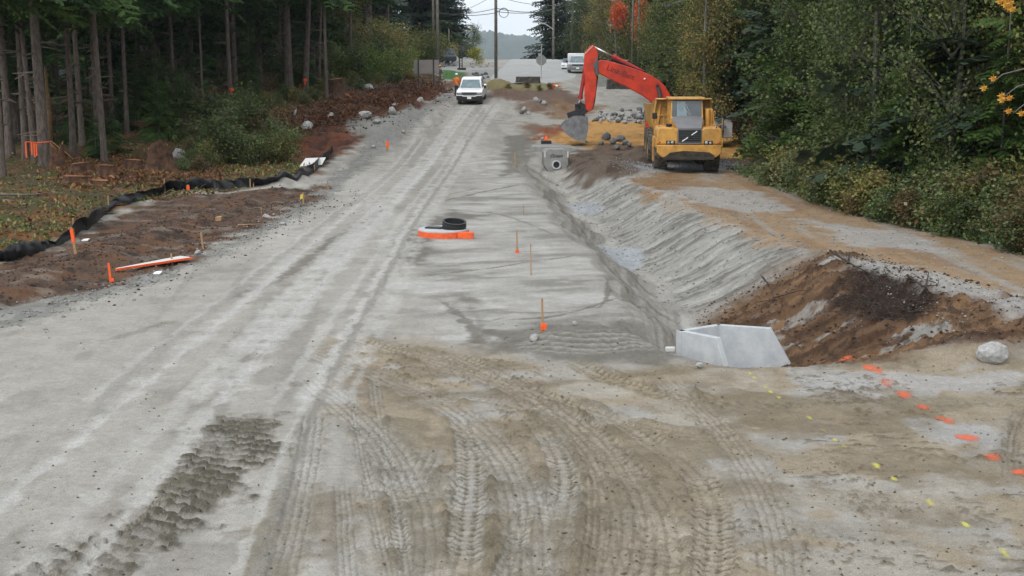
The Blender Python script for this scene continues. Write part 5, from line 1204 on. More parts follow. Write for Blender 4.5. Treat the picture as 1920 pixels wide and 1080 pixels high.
# orange rimmed manhole slab with black riser
OR_PL = mat('orange_paint', alb((250, 98, 42), 1.05), .75, .2, 9, c2=alb((214, 96, 56)))
p = GD(830, 446); s_ = p.y / 2400
mh = thing('manhole_lid', 'round concrete manhole slab with bright orange painted rim', 'manhole', (p.x, p.y + .55, p.z - .02))
r_ = 49 * s_
b = MB(); b.cyl((0, 0, 0), (0, 0, .20), r_, n=48); b.box((.72, -.62, .11), (.5, .24, .2)); b.build('rim', OR_PL, mh, bevel=.01)
b = MB(); b.cyl((0, 0, .202), (0, 0, .235), r_ * .985, n=48); b.build('slab_top', CONC, mh)
q = Vector(mh.location)
t = thing('riser_ring', 'black plastic riser ring resting on the orange manhole slab', 'ring', (q.x + .33, q.y + .0, q.z + .235)); t.rotation_euler = (R(9), R(5), 0)
b = MB(); MZ = Matrix.Rotation(R(-90), 4, 'Y'); rr = 23 * s_
b.lathe([(rr * .84, .0), (rr * .98, 0), (rr * .98, .10), (rr * 1.02, .11), (rr * 1.02, .15), (rr * .97, .16), (rr * .97, .21), (rr, .22), (rr, .25), (rr * .84, .25)], 40, M=MZ); b.build('ring', BLK, t)
t = thing('rubber_gasket', 'flat black rubber piece lying left of the black riser ring', 'gasket', (q.x - .28, q.y + .05, q.z + .237), R(-12)); b = MB(); b.prism([(-.3, -.1, 0), (.22, -.12, 0), (.34, .1, 0), (.1, .22, 0), (-.26, .12, 0)], (0, 0, .05)); b.build('sheet', BLK, t, bevel=.01)
# barriers
def barrier(px0, px1, py, hgt_, n, lb, gp, m, th=.5):
    a, c = GD(px0, py), GD(px1, py)
    for i in range(n):
        u, v = a.lerp(c, i / n), a.lerp(c, (i + 1) / n); L = (v - u).length - .03; ang = math.atan2(v.y - u.y, v.x - u.x)
        t = thing('concrete_barrier', lb, 'barrier', (*((u + v) / 2).xy, min(u.z, v.z) - .1), ang, gp)
        b = MB(); b.prism([(-L / 2, y_, z_) for y_, z_ in [(-th / 2, 0), (-th / 2, .12), (-th * .28, .4), (-th * .22, hgt_), (th * .22, hgt_), (th * .28, .4), (th / 2, .12), (th / 2, 0)]], (L, 0, 0)); b.build('block', m, t, bevel=.015)
        b = MB(); b.box((0, 0, hgt_ + .012), (L, th * .5, .02)); b.build('pale_top', CONC, t)
barrier(968, 1012, 156, .72, 2, 'dark stained concrete barrier across the road end below the stop sign', 'barriers below the stop sign', OLDC)
barrier(1138, 1182, 167, .95, 2, 'long grey concrete barrier seen right of the excavator stick', 'barriers behind the boom', OLDC)
p = GD(1128, 162); t = thing('concrete_block', 'pale square concrete block touching the excavator stick', 'block', (p.x, p.y, p.z - .1), 0); b = MB(); b.box((0, 0, .5), (1.0, .7, 1.0)); b.build('block', CONG, t, bevel=.03)
p = GD(1043, 164); t = thing('traffic_cone', 'red and white traffic cone lying flattened on the gravel', 'cone', (p.x, p.y, p.z + .12)); t.rotation_euler = (0, R(90), R(8))
b = MB(); b.cyl((0, 0, -.35), (0, 0, .5), .17, .03); b.box((0, 0, -.37), (.4, .4, .04)); b.build('cone', OR_PL, t); b = MB(); b.cyl((0, 0, -.08), (0, 0, .12), .132, .10); b.build('band', LMK, t)

# ------------------------------------------------------------------ survey stakes
LATH = mat('stake_wood', alb((172, 138, 100)), .85, .25, 9); ORF = mat('orange_ribbon', alb((255, 92, 36), 1.1), .7, .2, 9); YLF = mat('yellow_ribbon', alb((225, 205, 70)), .7)
STK = [(208, 530, 492, 'orange', 5, 'short fully orange painted stake at the end of the fallen board'), (142, 476, 424, 'redtop', 6, 'wooden stake with red orange top in the brown strip at left'), (381, 468, 434, 'wood', 4, 'plain wooden stake beside the pale rubble at the road edge'),
       (323, 497, 474, 'wood', 4, 'short wooden stake behind the fallen orange board'), (569, 383, 362, 'yellow', 4, 'stake with yellow ribbon at the right end of the brown strip'), (1018, 626, 556, 'midflag', 5, 'tall wooden stake with orange flag in the grey mound'),
       (970, 474, 430, 'lowflag', 3, 'thin wooden stake with orange base right of the manhole slab'), (996, 516, 455, 'thin', 2, 'very thin pale stake below the manhole stake'), (726, 283, 264, 'redtop', 5, 'small orange stake at the far left road edge'), (615, 356, 338, 'wood', 3, 'small leaning stake right of the silt fence end'),
       (981, 402, 384, 'thin', 2, 'thin stake above the manhole slab'), (967, 312, 285, 'thin', 3, 'thin stake left of the catch basin'), (353, 362, 346, 'redtop', 5, 'red topped stake standing behind the middle of the silt fence'), (760, 254, 234, 'thin', 2, 'thin stake beside the left road edge boulders'),
       (284, 240, 230, 'redtop', 4, 'tiny orange stake deep at the tall split stump'), (563, 166, 156, 'redtop', 4, 'pink topped stake between two marked conifers'), (490, 402, 388, 'thin', 2, 'small pale stake in the brown strip near the rubble')]
for px, pb, pt_, ty, wpx, lb in STK:
    p = GD(px, pb); s_ = p.y / 2400; h_ = (pb - pt_) * s_; w_ = max(.03, wpx * s_ * .9)
    t = thing('survey_stake', lb, 'stake', (p.x, p.y, p.z - .03), R(random.uniform(-20, 20))); t.rotation_euler[1] = R(random.uniform(-4, 4) - (6 if px in (142, 381) else 0))
    b = MB(); b.box((0, 0, h_ / 2), (w_, .025, h_ + .05), taper=(.8, .8)); b.build('lath', ORF if ty == 'orange' else LATH, t)
    if ty == 'redtop': b = MB(); b.box((0, 0, h_ * .72), (w_ * 1.25, .04, h_ * .5)); b.build('ribbon', ORF, t)
    if ty == 'orange': b = MB(); b.box((w_ * .6, 0, h_ * .18), (w_ * 1.6, .04, h_ * .2)); b.build('ribbon', ORF, t)
    if ty == 'yellow': b = MB(); b.prism([(-w_ * 1.6, -.03, h_ * .5), (-w_ * .2, -.03, h_ * .6), (0, -.03, h_), (-w_ * 1.4, -.03, h_ * .95)], (0, .03, 0)); b.build('ribbon', YLF, t)
    if ty == 'midflag': b = MB(); b.prism([(-w_ * .8, -.03, .10), (w_ * 1.6, -.03, .13), (w_ * 1.9, -.03, .24), (-w_ * .8, -.03, .25)], (0, .05, 0)); b.build('flag', ORF, t)
    if ty == 'lowflag': b = MB(); b.box((0, 0, .06), (w_ * 2.4, .05, .12)); b.build('flag', ORF, t)
# fallen board, orange edged
a, c = GD(213, 512), GD(348, 490)
t = thing('fallen_board', 'long white board with orange painted edge lying by the orange stake', 'board', ((a + c) / 2 + Vector((0, .1, .06))), math.atan2(c.y - a.y, c.x - a.x)); L = (c - a).length
b = MB(); b.prism([(-L / 2, -.03, 0), (L / 2, -.22, 0), (L / 2, .24, 0), (-L / 2 + .1, .05, 0)], (0, 0, .05)); b.build('plank', CONCL, t, bevel=.005)
b = MB(); b.prism([(-L / 2, -.035, 0), (L / 2, -.225, 0), (L / 2, -.26, 0), (-L / 2, -.06, 0)], (0, 0, .055)); b.build('edge_strip', ORF, t)
p = GD(262, 438) # pale litter scraps
for i, (px, py, lb) in enumerate([(160, 452, 'white paper scrap on the brown strip near the red topped stake'), (410, 414, 'small pale wood block on the brown strip'), (295, 514, 'white scrap beside the fallen board')]):
    p = GD(px, py); b = MB(); b.prism([(-.10, -.06, 0), (.09, -.07, .01), (.12, .05, .05), (-.06, .08, .03)], (0, 0, .03 if i != 1 else .12)); o = b.build('litter_scrap' if i != 1 else 'wood_block', LMK if i != 1 else LATH, None); o.location = p; tag(o, lb, 'litter' if i != 1 else 'wood block')
# ------------------------------------------------------------------ silt fence
FAB = mat('black_geotextile', (.012, .012, .014), .55, .5, 4, c2=(.005, .005, .006), bump=.3, bscale=8, spec=.3)
cps = [(-260, 505, 45), (-120, 500, 40), (0, 490, 30), (40, 484, 36), (80, 470, 20), (105, 462, 14), (140, 442, 40), (180, 418, 36), (205, 395, 14), (240, 384, 24), (280, 372, 20), (310, 360, 24), (350, 358, 26), (400, 354, 24), (440, 353, 18), (470, 351, 26), (476, 350, 20), (520, 340, 14), (560, 335, 15), (590, 322, 22), (606, 308, 22), (618, 296, 26), (622, 284, 8)]
pp = [(GD(a, b_), c) for a, b_, c in cps]; V = []; n_ = 0
tt_ = np.linspace(0, len(pp) - 1, 420)
for k, s in enumerate(tt_):
    i = min(int(s), len(pp) - 2); f = s - i; q = pp[i][0].lerp(pp[i + 1][0], f); hh = (pp[i][1] * (1 - f) + pp[i + 1][1] * f) * q.y / 2400
    zf = hd(q.x, q.y); hh *= .92 + .3 * float(vn(np.array([s * 2.1]), np.array([.3]), 2)[0])
    for j in range(9):
        v = j / 8; lean = .20 * math.sin(v * 2.6 + s * 1.3) + .12 * float(vn(np.array([s * 4 + v * 2]), np.array([v * 2.5]), 9)[0]) + .07 * math.sin(s * 9 + v * 4) + .10 * float(vn(np.array([s * 11 + v * 5]), np.array([v * 6.]), 4)[0])
        V.append((q.x - lean * .6 * v, q.y + lean * .9 + .10 * math.sin(s * 2.3), zf - .05 + (hh + .05) * v * (1 - .12 * v)))
Q = [(i * 9 + j, i * 9 + j + 1, (i + 1) * 9 + j + 1, (i + 1) * 9 + j) for i in range(len(tt_) - 1) for j in range(8)]
sf = thing('silt_fence', 'sagging black silt fence along the foot of the left woods', 'fence', pp[10][0]); o = bpy.data.objects.new('fabric', npmesh('fabric', np.array(V) - np.array(pp[10][0]), Q, [FAB], smooth=True)); COL.objects.link(o); o.parent = sf
sm = o.modifiers.new('s', 'SOLIDIFY'); sm.thickness = .012
for i in (2, 6, 8, 11, 15, 16, 19, 21):
    q, hh = pp[i]; q = q - pp[10][0]; b = MB(); b.box((q.x, q.y - .06, .25), (.04, .04, .75)); b.build('post', LATH, sf)
p = GD(583, 315); b = MB(); b.prism([(-.6, 0, 0), (.5, 0, .08), (.62, .5, .38), (-.38, .5, .34)], (0, .03, .03)); o = b.build('pale_board', CONCL, None); o.location = p + Vector((0, .3, .05)); tag(o, 'pale board leaning behind the right end of the silt fence', 'board')
# ------------------------------------------------------------------ stumps
def stump(px, py, wpx, hpx, lb, split=False, cut=True, nm='tree_stump'):
    p = GD(px, py); s_ = p.y / 2400; r_ = wpx * s_ / 2; h_ = hpx * s_; rg = np.random.default_rng(px)
    t = thing(nm, lb, 'stump', (p.x, p.y, p.z - .08), rg.uniform(0, 6)); n = 22; b = MB(); rings = 6
    lob = [1 + .16 * math.sin(3 * k * 2 * math.pi / n + 1) + rg.uniform(-.08, .08) for k in range(n)]
    for i in range(rings):
        f = i / (rings - 1); sc = 1.0 + .55 * (1 - f) ** 3
        for k in range(n):
            a = 2 * math.pi * k / n; rr = r_ * sc * (1 + (lob[k] - 1) * (1.8 - f)); top = (rg.uniform(-.12, .22) * h_ + (.25 * h_ * math.sin(a * 2) if split else 0)) if (i == rings - 1 and split) else (.06 * h_ * math.cos(a) if i == rings - 1 else 0)
            b.v.append((rr * math.cos(a), rr * math.sin(a), h_ * f + top))
    for i in range(rings - 1):
        for k in range(n): k2 = (k + 1) % n; b.f.append((i * n + k, i * n + k2, (i + 1) * n + k2, (i + 1) * n + k))
    b.build('bark', M_STUMP, t, smooth=not split)
    if cut:
        o_ = MB(); top = [Vector(v) * 1.0 for v in b.v[-n:]]; c_ = Vector((0, 0, h_ * (1.0 if not split else .75))); o_.add([v * .97 + Vector((0, 0, .012)) for v in top] + [c_ + Vector((0, 0, .02))], [(k, (k + 1) % n, n) for k in range(n)]); o_.build('cut_face', M_WOOD, t)
    for k in range(4):
        a = rg.uniform(0, 6.28); q0 = Vector((math.cos(a) * r_ * .9, math.sin(a) * r_ * .9, h_ * .18)); q1 = Vector((math.cos(a) * r_ * 2.0, math.sin(a) * r_ * 2.0, -.05)); MB().tube([q0, (q0 + q1) / 2 + Vector((0, 0, .05)), q1], [r_ * .28, r_ * .2, r_ * .08], 7).build('root', M_STUMP if k % 2 else M_WOOD, t, smooth=True)
    return t
stump(300, 322, 42, 48, 'tall split stump with torn orange wood above the silt fence', split=True)
stump(632, 182, 30, 36, 'broad dark stump at the top of the brown debris bank', split=False)
stump(110, 318, 24, 44, 'dark stump leaning beside the flagged thick conifer', split=True)
stump(150, 328, 34, 26, 'flat cut orange stump right of the flagged conifer')
stump(200, 332, 32, 26, 'cut stump between the flat stump and the split stump')
stump(252, 318, 30, 22, 'low cut stump just left of the tall split stump')
stump(140, 346, 40, 20, 'low mossy stump in front of the flat cut stumps')
stump(190, 350, 30, 16, 'small cut stump nearest the silt fence')
stump(566, 218, 16, 22, 'small orange splintered stump among the brown debris')
p = GD(96, 300); t = thing('broken_snag', 'thin broken bare snag right of the thickest conifer', 'tree', p); h_ = 172 * p.y / 2400; MB().tube([(0, 0, -.3), (.05, 0, h_ * .5), (-.02, 0, h_)], [.13, .11, .06], 8).build('trunk', mat('dead_wood', alb((112, 88, 58)), .95, .3, 5, bump=.5), t, smooth=True)
# flagging tied round the trunks, orange paint dots
p = GD(86, 312); s_ = p.y / 2400; z0 = at(86, 266, p.y - .4).z
t = thing('flagging_tape', 'orange flagging tape strung across the left conifers with hanging tails', 'tape', (p.x, p.y - .55, z0))
b = MB(); b.tube([(-.7, 0, .02), (-.2, -.02, -.02), (.3, 0, 0), (.5, .1, .03)], .02, 5); b.build('band', ORF, t)
for xx, l in [(-.70, .75), (-.42, .60), (-.30, .72), (-.20, .66)]: b = MB(); b.prism([(xx - .035, 0, 0), (xx + .035, 0, 0), (xx + .02, .02, -l), (xx - .045, .02, -l)], (0, .01, 0)); b.build('tail', ORF, t)
b = MB(); b.tube([(.5, .1, .03), (1.05, .2, -.45), (1.45, .3, -.85)], .018, 5); b.build('cord', LATH, t)
for px, py, foot, lb in [(434, 168, 198, 'orange ribbon on the thin conifer left of the stout one'), (541, 150, 168, 'orange ribbon on the stout straight conifer'), (572, 150, 168, 'orange ribbon on the leaning conifer')]:
    p = GD(px, foot); q = at(px, py, p.y - .45); t = thing('marker_ribbon', lb, 'ribbon', q); b = MB(); b.ball((0, 0, 0), (.20, .06, .13), 8, 5); b.prism([(-.07, -.05, -.1), (.07, -.05, -.1), (.04, -.05, -.42), (-.05, -.05, -.38)], (0, .02, 0)); b.build('ribbon', ORF, t)
# ------------------------------------------------------------------ rocks
ROCK = mat('grey_boulder', (.42, .415, .40), .85, .3, 4, c2=(.24, .235, .225), bump=.5, bscale=14)
ROCKD = mat('blue_grey_rock', (.17, .175, .18), .85, .4, 4, c2=(.07, .072, .075), bump=.5, bscale=14)
def rockmesh(seed, m, sub=2):
    rg = np.random.default_rng(seed); bm = bmesh.new(); bmesh.ops.create_icosphere(bm, subdivisions=sub, radius=1); pl = [(Vector(rg.normal(0, 1, 3)).normalized(), rg.uniform(.62, .9)) for _ in range(12)]
    for v in bm.verts:
        d = v.co.normalized(); r_ = 1.0
        for n, o in pl:
            c = d.dot(n)
            if c > .05: r_ = min(r_, o / c)
        v.co = d * r_ * (1 + rg.normal(0, .012)); v.co.z *= .8
    me = bpy.data.meshes.new('rock'); bm.to_mesh(me); bm.free(); me.materials.append(m)
    return me
RK = [rockmesh(300 + i, ROCK if i % 3 else ROCKD) for i in range(7)]
def rock(px, py, wpx, lb, gp=None, i=None, nm='boulder', sink=.3, hs=1, loc=None):
    p = loc or GD(px, py); r_ = wpx * p.y / 2400 / 2 * 1.1; o = bpy.data.objects.new(nm, RK[(i if i is not None else random.randrange(7))]); COL.objects.link(o)
    o.location = (p.x, p.y + r_ * .3, p.z + r_ * .8 * hs * (1 - sink * 1.2)); o.scale = (r_, r_, r_ * hs); o.rotation_euler = (random.uniform(-.3, .3), random.uniform(-.3, .3), random.uniform(0, 6)); tag(o, lb, 'rock', gp); return o
rock(1862, 682, 62, 'big smooth grey boulder at the lower edge of the brown bank at right', i=1, sink=.15, hs=.85)
rock(1311, 691, 15, 'small grey stone in front of the white headwall', i=2, sink=.05, nm='stone')
rock(1002, 640, 22, 'round grey rock at the left end of the grey mound', i=4); rock(1078, 610, 12, 'pale round stone on top of the grey mound', i=5, nm='stone')
rock(1422, 668, 14, 'white flat pebble right of the white headwall', i=5, nm='stone', hs=.5, sink=.1)
rock(735, 213, 18, 'grey boulder at the top of the left rocky slope', i=1); rock(741, 200, 12, 'smaller grey boulder behind the top left slope boulder', i=2)
rock(682, 222, 30, 'broad grey boulder at the foot of the brown debris bank', i=4, hs=.7); rock(705, 232, 18, 'flat grey rock right of the broad bank boulder', i=5, hs=.6)
rock(558, 218, 24, 'grey boulder half buried in the debris bank', i=1, hs=.8); rock(620, 222, 16, 'small pale rock in the dark debris', i=5); rock(688, 168, 26, 'long grey rock below the green bushes at left', i=4, hs=.6)
rock(575, 245, 26, 'reddish grey boulder above the silt fence end', i=1); rock(336, 302, 34, 'mossy boulder right of the tall split stump', i=4)
rock(700, 278, 9, 'pale stone in the grey gap beside the road', i=5, nm='stone'); rock(788, 192, 14, 'grey rock near the road under the bank crest', i=1); rock(757, 250, 9, 'dark topped stone on the left road edge', i=2, nm='stone')
rock(370, 478, 14, 'white rubble stone by the plain wooden stake', i=5, nm='stone'); rock(500, 410, 20, 'grey rubble rock at the edge of the brown strip', i=4, hs=.6); rock(530, 422, 14, 'small grey rubble rock right of the strip edge rock', i=1, hs=.6)
gr = 'rocks heaped on the brown mound left of the hauler'
for px, py, w_ in [(1138, 262, 20), (1150, 270, 16), (1163, 266, 18), (1172, 272, 14), (1128, 272, 12), (1180, 275, 12), (1156, 280, 12)]: rock(px, py, w_, 'grey rock heaped on the brown mound left of the yellow hauler', gr)
gr = 'rocks on the median knoll'
for px, py, w_ in [(1005, 190, 12), (1013, 193, 10), (1020, 197, 12), (983, 208, 12), (978, 214, 10), (992, 215, 9), (1017, 262, 7)]: rock(px, py, w_, 'grey rock on the brown knoll between road and excavator bucket', gr)
gr = 'riprap rocks behind the bucket'; rg = np.random.default_rng(9)
for k in range(120):
    px = rg.uniform(1112, 1222); py = rg.uniform(206, 232); 
    if py < 214 and px < 1160: continue
    rock(px, py, rg.uniform(3.5, 10), 'broken riprap rock in the heap between the stick and the hauler', gr, sink=.1)
gr = 'rocks beyond the pickup'
for k in range(26): rock(rg.uniform(882, 915), rg.uniform(139, 150), rg.uniform(3, 8), 'dark rock in the heap behind the white pickup', gr, i=[0, 3, 6][k % 3])
gr = 'pale rocks by the far driveway'
for k in range(16): rock(rg.uniform(880, 930), rg.uniform(118, 128), rg.uniform(3, 6), 'pale rock lining the far driveway left of the tall pole', gr, i=1)
gr = 'pale rocks left of the basketball hoop'
for k in range(34): rock(rg.uniform(822, 862), rg.uniform(112, 126), rg.uniform(4, 11), 'pale rock in the garden wall left of the basketball hoop', gr, i=[1, 4, 5][k % 3], hs=1.2)
# loose stones as ground cover
def pebbles(name, n, fn, m, smin, smax, seed, lb, cat):
    rg = np.random.default_rng(seed); base_ = np.array([(1, 0, 0), (-1, 0, 0), (0, 1, 0), (0, -1, 0), (0, 0, 1), (0, 0, -1)], float) ; F_ = np.array([(0, 2, 4), (2, 1, 4), (1, 3, 4), (3, 0, 4), (2, 0, 5), (1, 2, 5), (3, 1, 5), (0, 3, 5)]); V = []; 
    while len(V) < n:
        q = fn(rg)
        if q is None: continue
        s_ = smin * (smax / smin) ** (rg.random() ** 2.2); v = base_ * rg.uniform(.6, 1.2, (6, 3)) + rg.normal(0, .15, (6, 3)); a = rg.uniform(0, 6.28); v = v @ np.array([[math.cos(a), math.sin(a), 0], [-math.sin(a), math.cos(a), 0], [0, 0, .7]])
        V.append(v * s_ + [q[0], q[1], hd(q[0], q[1]) + s_ * .25])
    V = np.array(V); Fq = (np.arange(n)[:, None, None] * 6 + F_[None]).reshape(-1, 3); o = bpy.data.objects.new(name, npmesh(name, V.reshape(-1, 3), Fq, [m])); COL.objects.link(o); tag(o, lb, cat, kind='stuff')
def near(rg):
    Y_ = 11 + 16 * rg.random() ** 1.3; X_ = rg.uniform(-.42, .44) * Y_
    if X_ < 0 and rg.random() < .75: return None
    return X_, Y_
def along(pts, w):
    P = [GD(*q) for q in pts]
    def f(rg):
        s = rg.random() * (len(P) - 1); i = int(s); q = P[i].lerp(P[i + 1], s - i); return q.x + rg.normal(0, w), q.y + rg.normal(0, w * 1.5)
    return f
PEB = mat('pebble_stone', (.30, .295, .28), .9, .5, 3, c2=(.13, .125, .115)); CLOD = mat('soil_clod', alb((104, 92, 74)), .95, .3, 3); BCL = mat('brown_clod', alb((84, 60, 42)), .95, .4, 3, c2=alb((44, 32, 26)))
pebbles('pebbles', 1300, near, PEB, .006, .028, 31, 'small loose pebbles over the churned foreground dirt', 'pebbles')
pebbles('soil_clods', 2600, near, CLOD, .006, .03, 32, 'crumbly clods of damp soil over the churned foreground dirt', 'soil clods')
pebbles('shoulder_gravel', 2600, along([(0, 600), (250, 535), (470, 440), (600, 360), (700, 280), (780, 215)], .45), PEB, .012, .06, 33, 'loose gravel along the left shoulder of the dirt road', 'gravel')
pebbles('bank_clods', 2600, lambda rg: (lambda Y_: (XC(Y_) + .3 + rg.random() * (WR(Y_) + 1.0), Y_))(23.3 + 9.5 * rg.random()), BCL, .010, .055, 34, 'brown clods over the raw ditch bank', 'soil clods')
pebbles('track_gravel', 3000, lambda rg: (lambda Y_: (np.interp(Y_, [24, 45, 62], [8.5, 7.0, 5.5]) + rg.random() ** 1.5 * 5, Y_))(24 + 36 * rg.random()), PEB, .012, .05, 35, 'grey gravel scattered over the side track', 'gravel')
pebbles('slope_clods', 2200, lambda rg: (lambda Y_: (XC(Y_) + .3 + rg.random() * (WR(Y_) + .3), Y_))(32 + 28 * rg.random()), PEB, .012, .06, 40, 'small stones and clods over the scraped ditch slope', 'stones')
pebbles('ditch_stones', 700, lambda rg: (lambda Y_: (XC(Y_) + rg.normal(0, .35), Y_))(26 + 44 * rg.random()), PEB, .015, .06, 36, 'small stones along the ditch bottom', 'stones')
pebbles('strip_clods', 3000, along([(30, 520), (200, 480), (400, 410), (560, 370)], 1.6), BCL, .015, .06, 37, 'dark brown clods over the strip beside the silt fence', 'soil clods')
pebbles('bank_debris', 4000, along([(500, 240), (600, 225), (700, 190), (830, 160)], 1.8), BCL, .03, .12, 38, 'dark debris lumps over the left brown bank', 'debris')
pebbles('gravel_pile_stones', 2500, along([(1175, 318), (1300, 312), (1370, 305)], .6), mat('crushed_stone', alb((150, 154, 158)), .9, .3, 3), .02, .06, 39, 'blue grey crushed stone around the hauler wheels', 'gravel')
# sticks and roots
def sticks(name, lst, r_, m, lb, cat):
    b = MB()
    for pts in lst: b.tube(pts, [r_ * (1 - .7 * i / max(1, len(pts) - 1)) for i in range(len(pts))], 5)
    o = b.build(name, m, None, smooth=True); tag(o, lb, cat)
DW = mat('root_wood', (.05, .035, .026), .95, .4, 5); PW = mat('pale_root', alb((130, 98, 66)), .9)
def gp_(px, py, up=0): p = GD(px, py); return p + Vector((0, 0, up))
sticks('fallen_branch', [[gp_(1556, 486, .22), gp_(1578, 496, .16), gp_(1602, 506, .10), gp_(1640, 522, .06)], [gp_(1590, 500, .08), gp_(1592, 488, .2)]], .035, DW, 'dark forked branch sticking out on top of the brown bank', 'branch')
sticks('root_tangle', [[gp_(1428, 528, .12), gp_(1442, 545, .15), gp_(1452, 566, .05), gp_(1420, 572, .08), gp_(1400, 580, .02)], [gp_(1440, 545, .15), gp_(1432, 536, .22), gp_(1424, 530, .22)], [gp_(1452, 566, .1), gp_(1500, 556, .15), gp_(1520, 552, .08)]], .018, DW, 'curled thin roots hanging on the left of the brown bank', 'roots')
sticks('broken_branch', [[gp_(1700, 528, .15), gp_(1730, 545, .1), gp_(1755, 552, .2)], [gp_(1735, 548, .1), gp_(1740, 535, .3)]], .03, DW, 'short broken branch at the right of the dark root mass', 'branch')
sticks('wooden_pole', [[gp_(-20, 372, .15), gp_(60, 370, .1), gp_(100, 366, .12)]], .05, M_BARK2, 'pale fallen pole on the mossy ground at left', 'branch')
sticks('fallen_stick', [[gp_(-10, 376, .05), gp_(48, 381, .05)]], .045, M_BARK2, 'grey fallen stick under the pale pole at left', 'branch')
sticks('strip_stick', [[gp_(445, 425, .05), gp_(495, 423, .06)]], .03, LATH, 'pale lath lying on the brown strip near the road', 'branch')
b = MB(); rg = np.random.default_rng(91)
for k in range(420):
    px = rg.uniform(1560, 1760); py = rg.uniform(500, 600); 
    if ((px - 1670) / 105) ** 2 + ((py - 552) / 50) ** 2 > 1: continue
    p = GD(px, py); d = Vector(rg.normal(0, 1, 3)) * .09; d.z = abs(d.z) * .4; b.tube([p, p + d, p + d * 1.5 + Vector(rg.normal(0, .05, 3))], [.012, .008, .003], 4, cap=False)
o = b.build('root_mass', DW, None); tag(o, 'dark matted mass of roots on the brown bank', 'roots', kind='stuff')
b = MB()
for k in range(900):
    q = f_left(rg) if k % 2 else None
    p = (lambda f: GD(520 + 300 * f + rg.uniform(-50, 10), 268 - 100 * f + rg.uniform(-25, 15)))(rg.random()) if q is None else Vector((q[0], q[1], hd(*q)))
    d = Vector(rg.normal(0, 1, 3)); d.z = abs(d.z) * .25; d = d.normalized() * rg.uniform(.3, 1.3); b.tube([p + Vector((0, 0, .03)), p + d * .5 + Vector((0, 0, .06)), p + d], [.022, .018, .008], 4, cap=False)
o = b.build('brush_litter', mat('brush_wood', (.16, .11, .075), .95, .6, .4, c2=(.06, .035, .025)), None); tag(o, 'broken twigs and brush over the left bank', 'brush', kind='stuff')
# ------------------------------------------------------------------ spray paint marks on the dirt
def spray(name, c, seed):
    m = bpy.data.materials.new(name); m.use_nodes = True; t = m.node_tree; b = t.nodes['Principled BSDF']; b.inputs['Base Color'].default_value = (*c, 1); b.inputs['Roughness'].default_value = .9
    at_ = t.nodes.new('ShaderNodeAttribute'); at_.attribute_name = 'fade'; geo = t.nodes.new('ShaderNodeNewGeometry'); n = t.nodes.new('ShaderNodeTexNoise'); n.inputs['Scale'].default_value = 26; n.inputs['Detail'].default_value = 5; n.inputs['Roughness'].default_value = .8
    t.links.new(geo.outputs['Position'], n.inputs['Vector']); a = t.nodes.new('ShaderNodeMath'); a.operation = 'ADD'; t.links.new(at_.outputs['Fac'], a.inputs[0]); t.links.new(n.outputs[0], a.inputs[1])
    r = t.nodes.new('ShaderNodeMapRange'); r.inputs[1].default_value = .85; r.inputs[2].default_value = 1.8; r.inputs[4].default_value = .72; t.links.new(a.outputs[0], r.inputs[0]); t.links.new(r.outputs[0], b.inputs['Alpha']); return m
SPO, SPY = spray('orange_spray', alb((240, 112, 70), .85), 1), spray('yellow_spray', alb((214, 208, 104), .85), 2)
def blob(name, px, py, wpx, hpx, m, lb, cat, gp, ang=0):
    p = GD(px, py); s_ = p.y / 2400; rx = wpx * s_ / 2 * 1.2; ry = hpx * s_ / 2 / max(.12, H / p.y) * 1.1
    if ang: rx, ry = max(rx, ry) * 1.15, .055
    n = 22; V = []; fd = []
    for i in range(n + 1):
        for j in range(n + 1):
            u, v = i / n * 2 - 1, j / n * 2 - 1; a, c_ = u * rx, v * ry; X_ = p.x + a * math.cos(ang) - c_ * math.sin(ang); Y_ = p.y + a * math.sin(ang) + c_ * math.cos(ang); V.append((X_ - p.x, Y_ - p.y, hd(X_, Y_) + .007 - p.z)); fd.append(max(0, 1 - u * u - v * v) + .9 * float(fbm(np.array([X_ * 7.]), np.array([Y_ * 5.]), 3, 7)[0]) * (abs(u) < .95 and abs(v) < .95) if abs(u) < .97 and abs(v) < .97 else 0)
    Q = [(i * (n + 1) + j, (i + 1) * (n + 1) + j, (i + 1) * (n + 1) + j + 1, i * (n + 1) + j + 1) for i in range(n) for j in range(n)]
    me = npmesh(name, V, Q, [m], smooth=True); ca = me.attributes.new('fade', 'FLOAT', 'POINT'); ca.data.foreach_set('value', np.array(fd, np.float32)); o = bpy.data.objects.new(name, me); COL.objects.link(o); o.location = p; tag(o, lb, cat, gp)
ol = ['topmost orange spray mark at the foot of the brown bank', 'large faint orange spray mark, second from the bank', 'orange spray mark, third from the bank', 'orange spray mark level with the yellow dashes start', 'orange spray mark, fifth from the bank', 'elongated orange spray mark, sixth from the bank', 'largest bright orange spray mark near the right edge', 'streaky orange spray mark below the largest one', 'orange spray mark cut by the right frame edge']
for (px, py, w_, h_), lb in zip([(1588, 675, 30, 12), (1638, 692, 36, 20), (1662, 716, 32, 16), (1698, 741, 32, 15), (1731, 764, 30, 15), (1775, 789, 40, 17), (1813, 820, 44, 24), (1856, 857, 48, 18), (1912, 887, 50, 16)], ol): blob('orange_paint_mark', px, py, w_, h_, SPO, lb, 'paint mark', 'orange spray marks')
ya_, yb_ = G(1386, 689), G(1885, 1040); YA = math.atan2(yb_.y - ya_.y, yb_.x - ya_.x)
